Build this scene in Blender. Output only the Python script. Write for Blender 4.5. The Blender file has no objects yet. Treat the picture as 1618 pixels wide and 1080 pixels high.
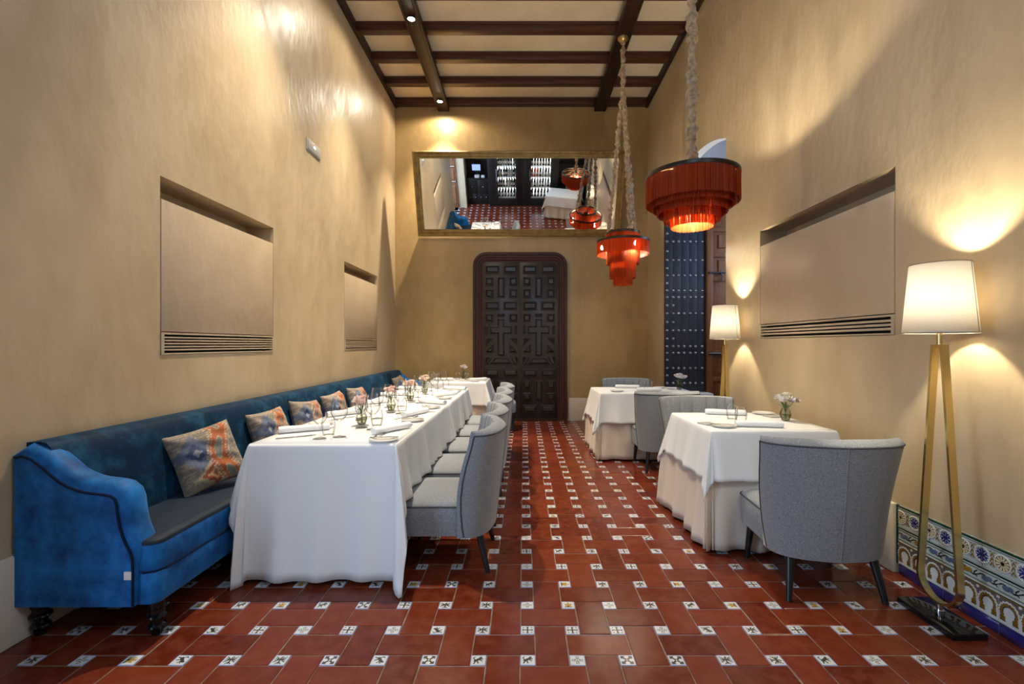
import bpy, math, random
import numpy as np
from mathutils import Vector, Matrix
R = math.radians
rnd = random.Random(7)
SC = bpy.context.scene
COL = SC.collection

# ------------------------------------------------------------------ camera
F = 742.0
cam_d = bpy.data.cameras.new('camera')
cam = bpy.data.objects.new('camera', cam_d); COL.objects.link(cam)
cam.location = (0, 0, 1.3); cam.rotation_euler = (R(90), 0, 0)
cam_d.sensor_fit = 'HORIZONTAL'; cam_d.sensor_width = 36; cam_d.lens = F / 1618 * 36
cam_d.shift_x = -19 / 1618; cam_d.shift_y = 4 / 1618
cam_d.clip_start = 0.05
SC.camera = cam

# ------------------------------------------------------------------ exposure, sky
SC.view_settings.view_transform = 'Standard'; SC.view_settings.look = 'None'
SC.view_settings.gamma = 1; SC.view_settings.use_curve_mapping = False
SC.view_settings.exposure = 0.40
SC.render.film_transparent = False
SC.cycles.max_bounces = 10; SC.cycles.diffuse_bounces = 6; SC.cycles.glossy_bounces = 5
SC.cycles.transmission_bounces = 6; SC.cycles.transparent_max_bounces = 24
SC.cycles.sample_clamp_indirect = 6; SC.cycles.blur_glossy = 0.5
SC.cycles.caustics_reflective = False; SC.cycles.caustics_refractive = False
world = bpy.data.worlds.new('sky'); SC.world = world; world.use_nodes = True
wbg = world.node_tree.nodes['Background']
wbg.inputs[0].default_value = (0.50, 0.70, 1.0, 1); wbg.inputs[1].default_value = 6.5

def lamp(name, kind, loc, energy, color, size=0.05, parent=None, **kw):
    d = bpy.data.lights.new(name, kind); d.energy = energy; d.color = color
    if kind in ('POINT', 'SPOT'): d.shadow_soft_size = size
    for k, v in kw.items(): setattr(d, k, v)
    o = bpy.data.objects.new(name, d); COL.objects.link(o); o.location = loc
    if parent: o.parent = parent
    return o
def portal(name, loc, rot, sx, sy):
    d = bpy.data.lights.new(name, 'AREA'); d.shape = 'RECTANGLE'; d.size = sx; d.size_y = sy
    d.cycles.is_portal = True
    o = bpy.data.objects.new(name, d); COL.objects.link(o); o.location = loc; o.rotation_euler = rot
SPOT_BEAM = 690.0; SPOT_SPILL = 42.0; LAMP_W = 48.0; PEND_W = 60.0
SPOT_YS = (7.73, 5.77, 3.81)
WARM = (1.0, 0.88, 0.68); LAMPC = (1.0, 0.91, 0.69)
portal('daylight_portal', (-2.60, 0.49, 1.55), (0, R(-90), 0), 3.0, 1.2)
portal('daylight_portal', (3.72, 5.95, 2.7), (0, R(90), 0), 1.4, 0.9)
portal('daylight_portal', (-0.05, -0.92, 4.3), (R(90), 0, 0), 1.6, 1.5)
portal('daylight_portal', (2.20, 0.2, 3.7), (0, R(90), 0), 2.2, 1.6)

# ------------------------------------------------------------------ materials
def nodes_of(m):
    m.use_nodes = True
    return m.node_tree.nodes, m.node_tree.links
def setin(n, name, v):
    if name in n.inputs: n.inputs[name].default_value = v
def pm(name, col, rough=0.5, metal=0.0, noise=None, bump=None, spec=0.5, coat=0.0, sheen=0.0, sheen_tint=None, rvar=0.0, scale_vec=None):
    """principled; noise=(scale, colour2, lo, hi, detail); bump=(scale, strength, distance)"""
    m = bpy.data.materials.new(name); N, L = nodes_of(m)
    b = N['Principled BSDF']
    c4 = tuple(col) + (1,)
    b.inputs['Base Color'].default_value = c4; b.inputs['Roughness'].default_value = rough
    b.inputs['Metallic'].default_value = metal
    setin(b, 'Specular IOR Level', spec); setin(b, 'Coat Weight', coat); setin(b, 'Coat Roughness', 0.12)
    setin(b, 'Sheen Weight', sheen); setin(b, 'Sheen Roughness', 0.4)
    if sheen_tint: setin(b, 'Sheen Tint', tuple(sheen_tint) + (1,))
    tc = N.new('ShaderNodeTexCoord'); src = tc.outputs['Object']
    if scale_vec:
        mp = N.new('ShaderNodeMapping'); mp.inputs['Scale'].default_value = scale_vec
        L.new(src, mp.inputs[0]); src = mp.outputs[0]
    if noise:
        n = N.new('ShaderNodeTexNoise'); n.inputs['Scale'].default_value = noise[0]
        n.inputs['Detail'].default_value = noise[4] if len(noise) > 4 else 5
        n.inputs['Roughness'].default_value = 0.65
        L.new(src, n.inputs['Vector'])
        mr = N.new('ShaderNodeMapRange'); mr.inputs[1].default_value = noise[2]; mr.inputs[2].default_value = noise[3]
        L.new(n.outputs[0], mr.inputs[0])
        mx = N.new('ShaderNodeMix'); mx.data_type = 'RGBA'
        mx.inputs['A'].default_value = c4; mx.inputs['B'].default_value = tuple(noise[1]) + (1,)
        L.new(mr.outputs[0], mx.inputs['Factor']); L.new(mx.outputs['Result'], b.inputs['Base Color'])
        if rvar:
            m2 = N.new('ShaderNodeMath'); m2.operation = 'MULTIPLY_ADD'
            m2.inputs[1].default_value = rvar; m2.inputs[2].default_value = rough
            L.new(mr.outputs[0], m2.inputs[0]); L.new(m2.outputs[0], b.inputs['Roughness'])
    if bump:
        n = N.new('ShaderNodeTexNoise'); n.inputs['Scale'].default_value = bump[0]; n.inputs['Detail'].default_value = 4
        L.new(src, n.inputs['Vector'])
        bp = N.new('ShaderNodeBump'); bp.inputs['Strength'].default_value = bump[1]; bp.inputs['Distance'].default_value = bump[2]
        L.new(n.outputs[0], bp.inputs['Height']); L.new(bp.outputs[0], b.inputs['Normal'])
    return m
def emis(name, col, s):
    m = bpy.data.materials.new(name); N, L = nodes_of(m)
    b = N['Principled BSDF']; b.inputs['Base Color'].default_value = (0, 0, 0, 1)
    b.inputs['Emission Color'].default_value = tuple(col) + (1,); b.inputs['Emission Strength'].default_value = s
    return m
def attr_mat(name, rough, coat=0.0, spec=0.5, noise=None, bump=None, sheen=0.0):
    m = pm(name, (1, 1, 1), rough, coat=coat, spec=spec, bump=bump, sheen=sheen); N, L = nodes_of(m)
    a = N.new('ShaderNodeVertexColor'); a.layer_name = 'Col'
    L.new(a.outputs[0], N['Principled BSDF'].inputs['Base Color'])
    return m
def thin_glass(name, tint=(1, 1, 1), boost=1.0):
    m = bpy.data.materials.new(name); N, L = nodes_of(m)
    out = N['Material Output']; N.remove(N['Principled BSDF'])
    t = N.new('ShaderNodeBsdfTransparent')
    fc = N.new('ShaderNodeLayerWeight'); fc.inputs[0].default_value = 0.35
    cr = N.new('ShaderNodeValToRGB'); cr.color_ramp.elements[0].color = tuple(tint) + (1,); cr.color_ramp.elements[0].position = 0.28
    cr.color_ramp.elements[1].color = tuple(c*0.22 for c in tint) + (1,)
    L.new(fc.outputs['Facing'], cr.inputs[0]); L.new(cr.outputs[0], t.inputs[0])
    g = N.new('ShaderNodeBsdfGlossy'); g.inputs['Roughness'].default_value = 0.03
    lw = N.new('ShaderNodeLayerWeight'); lw.inputs[0].default_value = 0.30
    mu = N.new('ShaderNodeMath'); mu.operation = 'MULTIPLY'; mu.inputs[1].default_value = 0.75*boost
    mm = N.new('ShaderNodeMath'); mm.operation = 'MINIMUM'; mm.inputs[1].default_value = 0.42*boost
    L.new(lw.outputs['Fresnel'], mu.inputs[0]); L.new(mu.outputs[0], mm.inputs[0])
    mx = N.new('ShaderNodeMixShader'); L.new(mm.outputs[0], mx.inputs[0]); L.new(t.outputs[0], mx.inputs[1]); L.new(g.outputs[0], mx.inputs[2])
    L.new(mx.outputs[0], out.inputs[0])
    return m
def translucent(name, col, rough_col, fac=0.5, gloss=0.0):
    m = bpy.data.materials.new(name); N, L = nodes_of(m)
    out = N['Material Output']; b = N['Principled BSDF']
    b.inputs['Base Color'].default_value = tuple(rough_col) + (1,); b.inputs['Roughness'].default_value = 0.45
    t = N.new('ShaderNodeBsdfTranslucent'); t.inputs[0].default_value = tuple(col) + (1,)
    mx = N.new('ShaderNodeMixShader'); mx.inputs[0].default_value = fac
    L.new(b.outputs[0], mx.inputs[1]); L.new(t.outputs[0], mx.inputs[2]); L.new(mx.outputs[0], out.inputs[0])
    return m

def plaster_mat(name, c1, c2, rough, streak=True):
    m = bpy.data.materials.new(name); N, L = nodes_of(m); b = N['Principled BSDF']
    geo = N.new('ShaderNodeNewGeometry')
    mp = N.new('ShaderNodeMapping'); mp.inputs['Scale'].default_value = (1, 1, 0.55); L.new(geo.outputs['Position'], mp.inputs[0])
    n1 = N.new('ShaderNodeTexNoise'); n1.inputs['Scale'].default_value = 1.3; n1.inputs['Detail'].default_value = 6; n1.inputs['Distortion'].default_value = 0.0
    n2 = N.new('ShaderNodeTexNoise'); n2.inputs['Scale'].default_value = 6; n2.inputs['Detail'].default_value = 6; n2.inputs['Distortion'].default_value = 0.0
    L.new(mp.outputs[0], n1.inputs['Vector']); L.new(mp.outputs[0], n2.inputs['Vector'])
    ad = N.new('ShaderNodeMath'); ad.operation = 'MULTIPLY_ADD'; ad.inputs[1].default_value = 0.45
    L.new(n2.outputs[0], ad.inputs[0]); L.new(n1.outputs[0], ad.inputs[2])
    mr = N.new('ShaderNodeMapRange'); mr.inputs[1].default_value = 0.58; mr.inputs[2].default_value = 0.88; L.new(ad.outputs[0], mr.inputs[0])
    mx = N.new('ShaderNodeMix'); mx.data_type = 'RGBA'; mx.inputs['A'].default_value = tuple(c1) + (1,); mx.inputs['B'].default_value = tuple(c2) + (1,)
    L.new(mr.outputs[0], mx.inputs['Factor']); L.new(mx.outputs['Result'], b.inputs['Base Color'])
    r2 = N.new('ShaderNodeMapRange'); r2.inputs[1].default_value = 0.3; r2.inputs[2].default_value = 0.7
    r2.inputs[3].default_value = rough - 0.06; r2.inputs[4].default_value = rough + 0.12
    L.new(n2.outputs[0], r2.inputs[0]); L.new(r2.outputs[0], b.inputs['Roughness'])
    setin(b, 'Specular IOR Level', 0.42)
    n3 = N.new('ShaderNodeTexNoise'); n3.inputs['Scale'].default_value = 14; n3.inputs['Detail'].default_value = 3
    L.new(mp.outputs[0], n3.inputs['Vector'])
    bp = N.new('ShaderNodeBump'); bp.inputs['Strength'].default_value = 0.45; bp.inputs['Distance'].default_value = 0.012
    L.new(n3.outputs[0], bp.inputs['Height']); L.new(bp.outputs[0], b.inputs['Normal'])
    return m

M = {}
M['wall'] = plaster_mat('tan_polished_plaster', (0.43, 0.322, 0.192), (0.525, 0.406, 0.252), 0.37)
M['wall_ochre'] = plaster_mat('ochre_polished_plaster', (0.36, 0.235, 0.092), (0.45, 0.31, 0.135), 0.37)
M['panel'] = plaster_mat('tan_panel_plaster', (0.44, 0.33, 0.215), (0.49, 0.375, 0.25), 0.44)
M['ceil'] = pm('cream_ceiling_plaster', (0.72, 0.62, 0.48), 0.8, noise=(2.5, (0.66, 0.56, 0.42), 0.4, 0.6))
M['white_plaster'] = pm('whitewashed_plaster', (0.72, 0.70, 0.70), 0.8, noise=(2.5, (0.62, 0.60, 0.62), 0.4, 0.65))
M['base'] = pm('cream_baseboard_paint', (0.62, 0.54, 0.43), 0.45, noise=(3, (0.56, 0.48, 0.38), 0.4, 0.6))
M['beam'] = pm('dark_beam_wood', (0.040, 0.014, 0.007), 0.38, noise=(3, (0.085, 0.030, 0.014), 0.35, 0.7), scale_vec=(1, 8, 8), bump=(8, 0.3, 0.004))
M['beam_long'] = pm('near_black_beam_wood', (0.016, 0.008, 0.006), 0.5, spec=0.2, noise=(3, (0.045, 0.018, 0.010), 0.35, 0.7), scale_vec=(8, 1, 8), bump=(8, 0.3, 0.004))
M['door'] = pm('dark_brown_door_wood', (0.020, 0.011, 0.009), 0.33, noise=(4, (0.038, 0.021, 0.015), 0.35, 0.7), scale_vec=(8, 8, 1), bump=(8, 0.25, 0.003))
M['door_frame'] = pm('reddish_door_frame_wood', (0.040, 0.014, 0.009), 0.45, spec=0.25, noise=(4, (0.075, 0.027, 0.016), 0.35, 0.7), scale_vec=(8, 8, 1))
M['stud_door'] = pm('blue_black_planks', (0.020, 0.021, 0.030), 0.5, spec=0.3, noise=(3, (0.045, 0.045, 0.060), 0.35, 0.75), scale_vec=(12, 12, 1), bump=(6, 0.4, 0.004))
M['brown_door'] = pm('brown_panelled_wood', (0.15, 0.055, 0.020), 0.5, spec=0.3, noise=(3, (0.23, 0.088, 0.032), 0.35, 0.7), scale_vec=(10, 10, 1))
M['iron'] = pm('dark_iron', (0.10, 0.09, 0.085), 0.4, 0.9)
M['steel_stud'] = pm('polished_iron_stud', (0.42, 0.42, 0.46), 0.38, 1.0)
M['gold'] = pm('antique_gilt', (0.36, 0.25, 0.09), 0.36, 0.8, noise=(9, (0.20, 0.135, 0.055), 0.45, 0.7))
M['mirror'] = pm('mirror_glass', (0.93, 0.94, 0.94), 0.0, 1.0)
M['brass'] = pm('polished_brass', (0.80, 0.62, 0.27), 0.22, 1.0)
M['chrome'] = pm('chrome', (0.8, 0.8, 0.8), 0.12, 1.0)
M['black_stone'] = pm('black_marble', (0.008, 0.008, 0.008), 0.08, noise=(7, (0.03, 0.03, 0.03), 0.55, 0.75))
M['shade'] = translucent('cream_lampshade_fabric', (0.98, 0.95, 0.89), (0.90, 0.88, 0.83), 0.68)
M['shade_trim'] = pm('grey_shade_seam', (0.25, 0.22, 0.18), 0.7)
M['fringe'] = translucent('rust_silk_fringe', (1.0, 0.27, 0.06), (0.36, 0.060, 0.014), 0.45)
def strand_tint(m):
    N, L = nodes_of(m); ge = N.new('ShaderNodeNewGeometry')
    for nm, sock, a, b in (('t', N['Translucent BSDF'].inputs[0], (0.85, 0.15, 0.025, 1), (1.0, 0.37, 0.11, 1)), ('p', N['Principled BSDF'].inputs['Base Color'], (0.19, 0.027, 0.006, 1), (0.43, 0.068, 0.012, 1))):
        cr = N.new('ShaderNodeValToRGB'); cr.color_ramp.elements[0].color = a; cr.color_ramp.elements[1].color = b
        L.new(ge.outputs['Random Per Island'], cr.inputs[0]); L.new(cr.outputs[0], sock)
strand_tint(M['fringe']); setin(M['fringe'].node_tree.nodes['Principled BSDF'], 'Specular IOR Level', 0.15)
M['ring'] = pm('dark_bronze_band', (0.030, 0.022, 0.014), 0.32, 0.6)
M['sleeve'] = pm('gathered_sand_silk', (0.40, 0.28, 0.16), 0.55, noise=(34, (0.19, 0.125, 0.07), 0.40, 0.64), sheen=0.2)
M['bulb'] = emis('warm_bulb', (1.0, 0.80, 0.52), 40)
M['spot_lens'] = emis('spotlight_lens', (1.0, 0.95, 0.88), 160)
M['cloth'] = pm('white_table_linen', (0.80, 0.79, 0.77), 0.85, bump=(900, 0.12, 0.0006), sheen=0.15)
M['ecru'] = pm('ecru_under_linen', (0.70, 0.61, 0.50), 0.88, bump=(900, 0.12, 0.0006), sheen=0.15)
M['napkin'] = pm('white_napkin_linen', (0.82, 0.82, 0.82), 0.85, bump=(700, 0.15, 0.0006))
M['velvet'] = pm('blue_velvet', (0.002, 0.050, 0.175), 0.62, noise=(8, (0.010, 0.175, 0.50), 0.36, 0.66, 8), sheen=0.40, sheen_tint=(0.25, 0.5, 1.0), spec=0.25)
M['velvet_back_shaded'] = pm('blue_velvet_back_shaded', (0.001, 0.015, 0.038), 0.6, noise=(9, (0.010, 0.065, 0.125), 0.48, 0.74, 9), sheen=0.08, sheen_tint=(0.2, 0.5, 1.0), spec=0.12)  # same blue velvet as the arms, back darkened in colour for shade
M['velvet_seat_shaded'] = pm('blue_velvet_seat_shaded', (0.004, 0.010, 0.022), 0.6, noise=(14, (0.010, 0.022, 0.042), 0.45, 0.72, 8), sheen=0.12, sheen_tint=(0.4, 0.6, 1.0), spec=0.25)  # same blue velvet again, shade and pile of the seat top painted in
M['piping'] = pm('dark_blue_piping', (0.003, 0.012, 0.036), 0.8, spec=0.15)
M['gloss_black'] = pm('glossy_black_turned_wood', (0.006, 0.005, 0.005), 0.15)
M['leg_black'] = pm('black_stained_wood', (0.010, 0.010, 0.011), 0.3)
M['tweed'] = pm('grey_heather_tweed', (0.105, 0.110, 0.120), 0.9, noise=(330, (0.345, 0.358, 0.385), 0.34, 0.66, 2), bump=(500, 0.35, 0.0012), sheen=0.25)
M['tweed_pipe'] = pm('charcoal_piping', (0.05, 0.05, 0.055), 0.8)
M['porcelain'] = pm('white_porcelain', (0.80, 0.79, 0.76), 0.12, coat=0.5)
M['silver'] = pm('steel_cutlery', (0.30, 0.29, 0.27), 0.16, 1.0)
M['glass'] = thin_glass('clear_glass')
M['vase_glass'] = thin_glass('green_tinted_glass', (0.86, 0.87, 0.80), 1.3)
M['stem'] = pm('green_stem', (0.08, 0.14, 0.035), 0.6)
M['pink'] = pm('pale_pink_petal', (0.86, 0.60, 0.52), 0.7, noise=(40, (0.90, 0.76, 0.68), 0.4, 0.6))
M['cream_petal'] = pm('cream_petal', (0.85, 0.74, 0.60), 0.7, noise=(40, (0.88, 0.82, 0.68), 0.4, 0.6))
M['white_petal'] = pm('white_petal', (0.85, 0.83, 0.82), 0.7, noise=(40, (0.78, 0.72, 0.72), 0.45, 0.6))
M['slate'] = pm('grey_square_dish', (0.45, 0.44, 0.42), 0.3)
M['dark'] = pm('dark_void', (0.012, 0.010, 0.008), 0.8)
M['grout'] = pm('floor_grout', (0.16, 0.105, 0.075), 0.8, noise=(20, (0.24, 0.19, 0.15), 0.4, 0.6))
M['cabinet'] = pm('black_cabinet_lacquer', (0.010, 0.0095, 0.009), 0.4, noise=(3, (0.018, 0.016, 0.014), 0.4, 0.65), scale_vec=(8, 8, 1))
M['fridge_white'] = pm('white_fridge_lining', (0.75, 0.77, 0.78), 0.5)
M['led'] = emis('fridge_led_strip', (0.88, 0.95, 1.0), 6.0)
M['bottle_dark'] = pm('dark_bottle_glass', (0.010, 0.014, 0.010), 0.12)
M['bottle_green'] = pm('green_bottle_glass', (0.10, 0.13, 0.02), 0.15)
M['bottle_rose'] = pm('rose_bottle', (0.75, 0.14, 0.07), 0.2)
M['bottle_clear'] = pm('pale_bottle', (0.55, 0.58, 0.55), 0.2)
M['paper'] = pm('white_label_paper', (0.75, 0.74, 0.70), 0.7)
M['screen'] = emis('till_screen_glow', (0.25, 0.35, 0.9), 1.4)
M['plastic_white'] = pm('white_plastic', (0.72, 0.72, 0.74), 0.35)
M['plastic_grey'] = pm('warm_grey_plastic', (0.42, 0.39, 0.36), 0.35)
M['exit_glow'] = emis('emergency_light_glow', (0.85, 0.92, 1.0), 2.2)
M['kilim'] = attr_mat('kilim_weave', 0.95, bump=(260, 0.5, 0.002), sheen=0.2)
M['glaze'] = attr_mat('glazed_tile', 0.16, coat=0.4)
M['glaze_floor'] = attr_mat('glazed_floor_tile', 0.22, coat=0.3)
M['cobalt'] = pm('cobalt_glaze', (0.018, 0.016, 0.12), 0.14, noise=(18, (0.03, 0.028, 0.18), 0.4, 0.65), coat=0.4)
M['green_glaze'] = pm('dark_green_glaze', (0.006, 0.035, 0.022), 0.15, coat=0.4)

# terracotta: tint by object and by island, worn patches and cloudy wax
def terracotta():
    m = bpy.data.materials.new('waxed_terracotta'); N, L = nodes_of(m); b = N['Principled BSDF']
    oi = N.new('ShaderNodeObjectInfo'); ge = N.new('ShaderNodeNewGeometry')
    ad = N.new('ShaderNodeMath'); ad.operation = 'ADD'; L.new(oi.outputs['Random'], ad.inputs[0]); L.new(ge.outputs['Random Per Island'], ad.inputs[1])
    fr = N.new('ShaderNodeMath'); fr.operation = 'FRACT'; L.new(ad.outputs[0], fr.inputs[0])
    cr = N.new('ShaderNodeValToRGB'); L.new(fr.outputs[0], cr.inputs[0])
    cr.color_ramp.elements[0].color = (0.088, 0.0125, 0.005, 1); cr.color_ramp.elements[1].color = (0.150, 0.026, 0.009, 1)
    n = N.new('ShaderNodeTexNoise'); n.inputs['Scale'].default_value = 14; n.inputs['Detail'].default_value = 6; n.inputs['Roughness'].default_value = 0.6
    L.new(ge.outputs['Position'], n.inputs['Vector'])
    mr = N.new('ShaderNodeMapRange'); mr.inputs[1].default_value = 0.42; mr.inputs[2].default_value = 0.80; mr.inputs[4].default_value = 0.60; L.new(n.outputs[0], mr.inputs[0])
    mx = N.new('ShaderNodeMix'); mx.data_type = 'RGBA'; mx.inputs['B'].default_value = (0.20, 0.055, 0.026, 1); setin(b, 'Specular IOR Level', 0.26)
    L.new(mr.outputs[0], mx.inputs['Factor']); L.new(cr.outputs[0], mx.inputs['A']); L.new(mx.outputs['Result'], b.inputs['Base Color'])
    r2 = N.new('ShaderNodeMapRange'); r2.inputs[1].default_value = 0.3; r2.inputs[2].default_value = 0.75; r2.inputs[3].default_value = 0.19; r2.inputs[4].default_value = 0.262
    L.new(n.outputs[0], r2.inputs[0]); L.new(r2.outputs[0], b.inputs['Roughness'])
    n3 = N.new('ShaderNodeTexNoise'); n3.inputs['Scale'].default_value = 30; L.new(ge.outputs['Position'], n3.inputs['Vector'])
    bp = N.new('ShaderNodeBump'); bp.inputs['Strength'].default_value = 0.18; bp.inputs['Distance'].default_value = 0.004
    L.new(n3.outputs[0], bp.inputs['Height']); L.new(bp.outputs[0], b.inputs['Normal'])
    return m
M['terracotta'] = terracotta()

# ------------------------------------------------------------------ mesh helpers
class MB:
    def __init__(s): s.v = []; s.f = []; s.mi = []; s.cur = 0
    def add(s, vs, fs):
        o = len(s.v); s.v += [tuple(p) for p in vs]
        for f in fs: s.f.append(tuple(i + o for i in f)); s.mi.append(s.cur)
        return s
    def box(s, a, b, bev=0.0):
        x0, y0, z0 = a; x1, y1, z1 = b
        x0, x1 = min(x0, x1), max(x0, x1); y0, y1 = min(y0, y1), max(y0, y1); z0, z1 = min(z0, z1), max(z0, z1)
        if bev <= 0:
            vs = [(x0,y0,z0),(x1,y0,z0),(x1,y1,z0),(x0,y1,z0),(x0,y0,z1),(x1,y0,z1),(x1,y1,z1),(x0,y1,z1)]
            return s.add(vs, [(3,2,1,0),(4,5,6,7),(0,1,5,4),(1,2,6,5),(2,3,7,6),(3,0,4,7)])
        import bmesh
        bm = bmesh.new(); bmesh.ops.create_cube(bm, size=1)
        for v in bm.verts: v.co = Vector(((x0+x1)/2 + v.co.x*(x1-x0), (y0+y1)/2 + v.co.y*(y1-y0), (z0+z1)/2 + v.co.z*(z1-z0)))
        bev = min(bev, 0.45*min(x1-x0, y1-y0, z1-z0))
        bmesh.ops.bevel(bm, geom=bm.edges[:], offset=bev, segments=2, profile=0.5, affect='EDGES')
        bm.verts.index_update()
        s.add([v.co[:] for v in bm.verts], [[v.index for v in f.verts] for f in bm.faces]); bm.free()
        return s
    def lathe(s, prof, n=24, c=(0, 0, 0), cap=False):
        vs = []; fs = []
        for r, z in prof:
            for k in range(n):
                a = 2*math.pi*k/n; vs.append((c[0]+r*math.cos(a), c[1]+r*math.sin(a), c[2]+z))
        for i in range(len(prof)-1):
            for k in range(n):
                k2 = (k+1) % n; fs.append((i*n+k, i*n+k2, (i+1)*n+k2, (i+1)*n+k))
        if cap:
            fs.append(tuple(range(n-1, -1, -1))); fs.append(tuple((len(prof)-1)*n+k for k in range(n)))
        return s.add(vs, fs)
    def tube(s, pts, r, n=8, cap=True, closed=False, rad=None, ell=None):
        pts = [Vector(p) for p in pts]; m = len(pts); vs = []; fs = []
        up = Vector((0, 0, 1)); prev = None
        for i, p in enumerate(pts):
            if closed: t = (pts[(i+1) % m] - pts[i-1]).normalized()
            else: t = (pts[min(i+1, m-1)] - pts[max(i-1, 0)]).normalized()
            if prev is None:
                a = t.cross(up)
                if a.length < 1e-3: a = t.cross(Vector((1, 0, 0)))
                a.normalize()
            else:
                a = prev - t*prev.dot(t); a.normalize()
            prev = a; b = t.cross(a)
            rr = rad[i] if rad else r
            for k in range(n):
                g = 2*math.pi*k/n
                vs.append(tuple(p + a*(rr*math.cos(g)*(ell[0] if ell else 1)) + b*(rr*math.sin(g)*(ell[1] if ell else 1))))
        for i in range(m if closed else m-1):
            j = (i+1) % m
            for k in range(n):
                k2 = (k+1) % n; fs.append((i*n+k, j*n+k, j*n+k2, i*n+k2))
        if cap and not closed:
            fs.append(tuple(range(n))); fs.append(tuple((m-1)*n+k for k in range(n-1, -1, -1)))
        return s.add(vs, fs)
    def grid(s, P, closed_u=False):
        """P[i][j] -> points"""
        nu = len(P); nv = len(P[0]); vs = [p for row in P for p in row]; fs = []
        for i in range(nu if closed_u else nu-1):
            i2 = (i+1) % nu
            for j in range(nv-1): fs.append((i*nv+j, i2*nv+j, i2*nv+j+1, i*nv+j+1))
        return s.add(vs, fs)
    def prism(s, poly, z0, z1, axis='z', inset=0.0):
        """polygon extruded; axis z: (x,y); y: (x,z) from y=z0..z1; x: (y,z). inset shrinks the second end towards its centre"""
        n = len(poly); cx = sum(p[0] for p in poly)/n; cy = sum(p[1] for p in poly)/n
        def P(p, h, k):
            d = math.hypot(p[0]-cx, p[1]-cy); q = 1 - (k/d if d > k else 0)
            a, b = cx+(p[0]-cx)*q, cy+(p[1]-cy)*q
            return (a, b, h) if axis == 'z' else ((a, h, b) if axis == 'y' else (h, a, b))
        vs = [P(p, z0, 0) for p in poly] + [P(p, z1, inset) for p in poly]
        fs = [tuple(range(n-1, -1, -1)), tuple(range(n, 2*n))] + [(i, (i+1) % n, n+(i+1) % n, n+i) for i in range(n)]
        return s.add(vs, fs)
    def mesh(s, name, smooth=35):
        me = bpy.data.meshes.new(name); me.from_pydata(s.v, [], s.f)
        me.polygons.foreach_set('material_index', s.mi)
        import bmesh
        bm = bmesh.new(); bm.from_mesh(me); bmesh.ops.recalc_face_normals(bm, faces=bm.faces[:]); bm.to_mesh(me); bm.free()
        if smooth:
            me.polygons.foreach_set('use_smooth', [True]*len(me.polygons))
            me.set_sharp_from_angle(angle=R(smooth))
        me.update(); return me
def link(o, parent=None):
    COL.objects.link(o)
    if parent is not None: o.parent = parent
    return o
def obj(name, mb, mats, parent=None, loc=None, rot=None, smooth=35):
    me = mb.mesh(name, smooth) if isinstance(mb, MB) else mb
    if isinstance(mb, MB) or not me.materials:
        for m in (mats if isinstance(mats, (list, tuple)) else [mats]): me.materials.append(m)
    o = bpy.data.objects.new(name, me); link(o, parent)
    if loc: o.location = loc
    if rot: o.rotation_euler = rot
    return o
def empty(name, loc=(0, 0, 0), rz=0.0):
    o = bpy.data.objects.new(name, None); o.empty_display_size = 0.1; COL.objects.link(o)
    o.location = loc; o.rotation_euler = (0, 0, rz); return o
def tag(o, label=None, cat=None, group=None, kind=None):
    if label: o['label'] = label
    if cat: o['category'] = cat
    if group: o['group'] = group
    if kind: o['kind'] = kind
    return o
def dup(root, loc=None, rz=None, label=None, group=None):
    def cp(o, par):
        c = o.copy(); COL.objects.link(c)
        if par is not None: c.parent = par
        for ch in list(o.children): cp(ch, c)
        return c
    r = cp(root, None)
    if loc is not None: r.location = loc
    if rz is not None: r.rotation_euler = (0, 0, rz)
    if label: r['label'] = label
    if group: r['group'] = group
    return r
def color_attr(me, cols):
    a = me.color_attributes.new('Col', 'FLOAT_COLOR', 'POINT')
    c = np.ones((len(me.vertices), 4), dtype=np.float32); c[:, :3] = cols
    a.data.foreach_set('color', c.ravel())

XL, XR, YB, YR, ZC = -2.225, 2.135, 8.1, -0.85, 5.5
# ================================================================== STRUCTURE
# ---- floor base (grout bed)
fb = MB().box((XL-1.2, YR-0.1, -0.12), (XR+1.7, YB+0.1, -0.003))
floor = tag(obj('floor', fb, M['grout']), 'red terracotta floor set with small painted square tiles', kind='structure')
P = 0.2042; S = 0.0643; X0 = 0.016; Y0 = 1.935; G = 0.0028
def tile_mesh(name, w, h):
    mb = MB(); b = 0.0025
    vs = [(-w/2,-h/2,-0.012),(w/2,-h/2,-0.012),(w/2,h/2,-0.012),(-w/2,h/2,-0.012),
          (-w/2,-h/2,-b*0.6),(w/2,-h/2,-b*0.6),(w/2,h/2,-b*0.6),(-w/2,h/2,-b*0.6),
          (-w/2+b,-h/2+b,0),(w/2-b,-h/2+b,0),(w/2-b,h/2-b,0),(-w/2+b,h/2-b,0)]
    fs = [(0,1,5,4),(1,2,6,5),(2,3,7,6),(3,0,4,7),(4,5,9,8),(5,6,10,9),(6,7,11,10),(7,4,8,11),(8,9,10,11)]
    mb.add(vs, fs); me = mb.mesh(name, 0); return me, vs, fs
TH, vH, fH = tile_mesh('terracotta_tile', P+S-2*G, P-S-2*G); TH.materials.append(M['terracotta'])
TV, vV, fV = tile_mesh('terracotta_tile', P-S-2*G, P+S-2*G); TV.materials.append(M['terracotta'])
big = []; small = []
imin, imax = int((XL-1.1-X0)/P)-1, int((XR+1.6-X0)/P)+1
jmin, jmax = int((YR-Y0)/P)-1, int((YB-Y0)/P)
for j in range(jmin, jmax+1):
    for i in range(imin, imax+1):
        x = X0+i*P; y = Y0+j*P
        if XL-0.9 < x < XR+1.4 and y < YB-0.04: small.append((x, y))
        if XL-1.0 < x+P/2 < XR+1.5 and y+P/2 < YB-0.08:
            big.append((x+P/2, y+P/2, (i+j) % 2 == 0))
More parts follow.
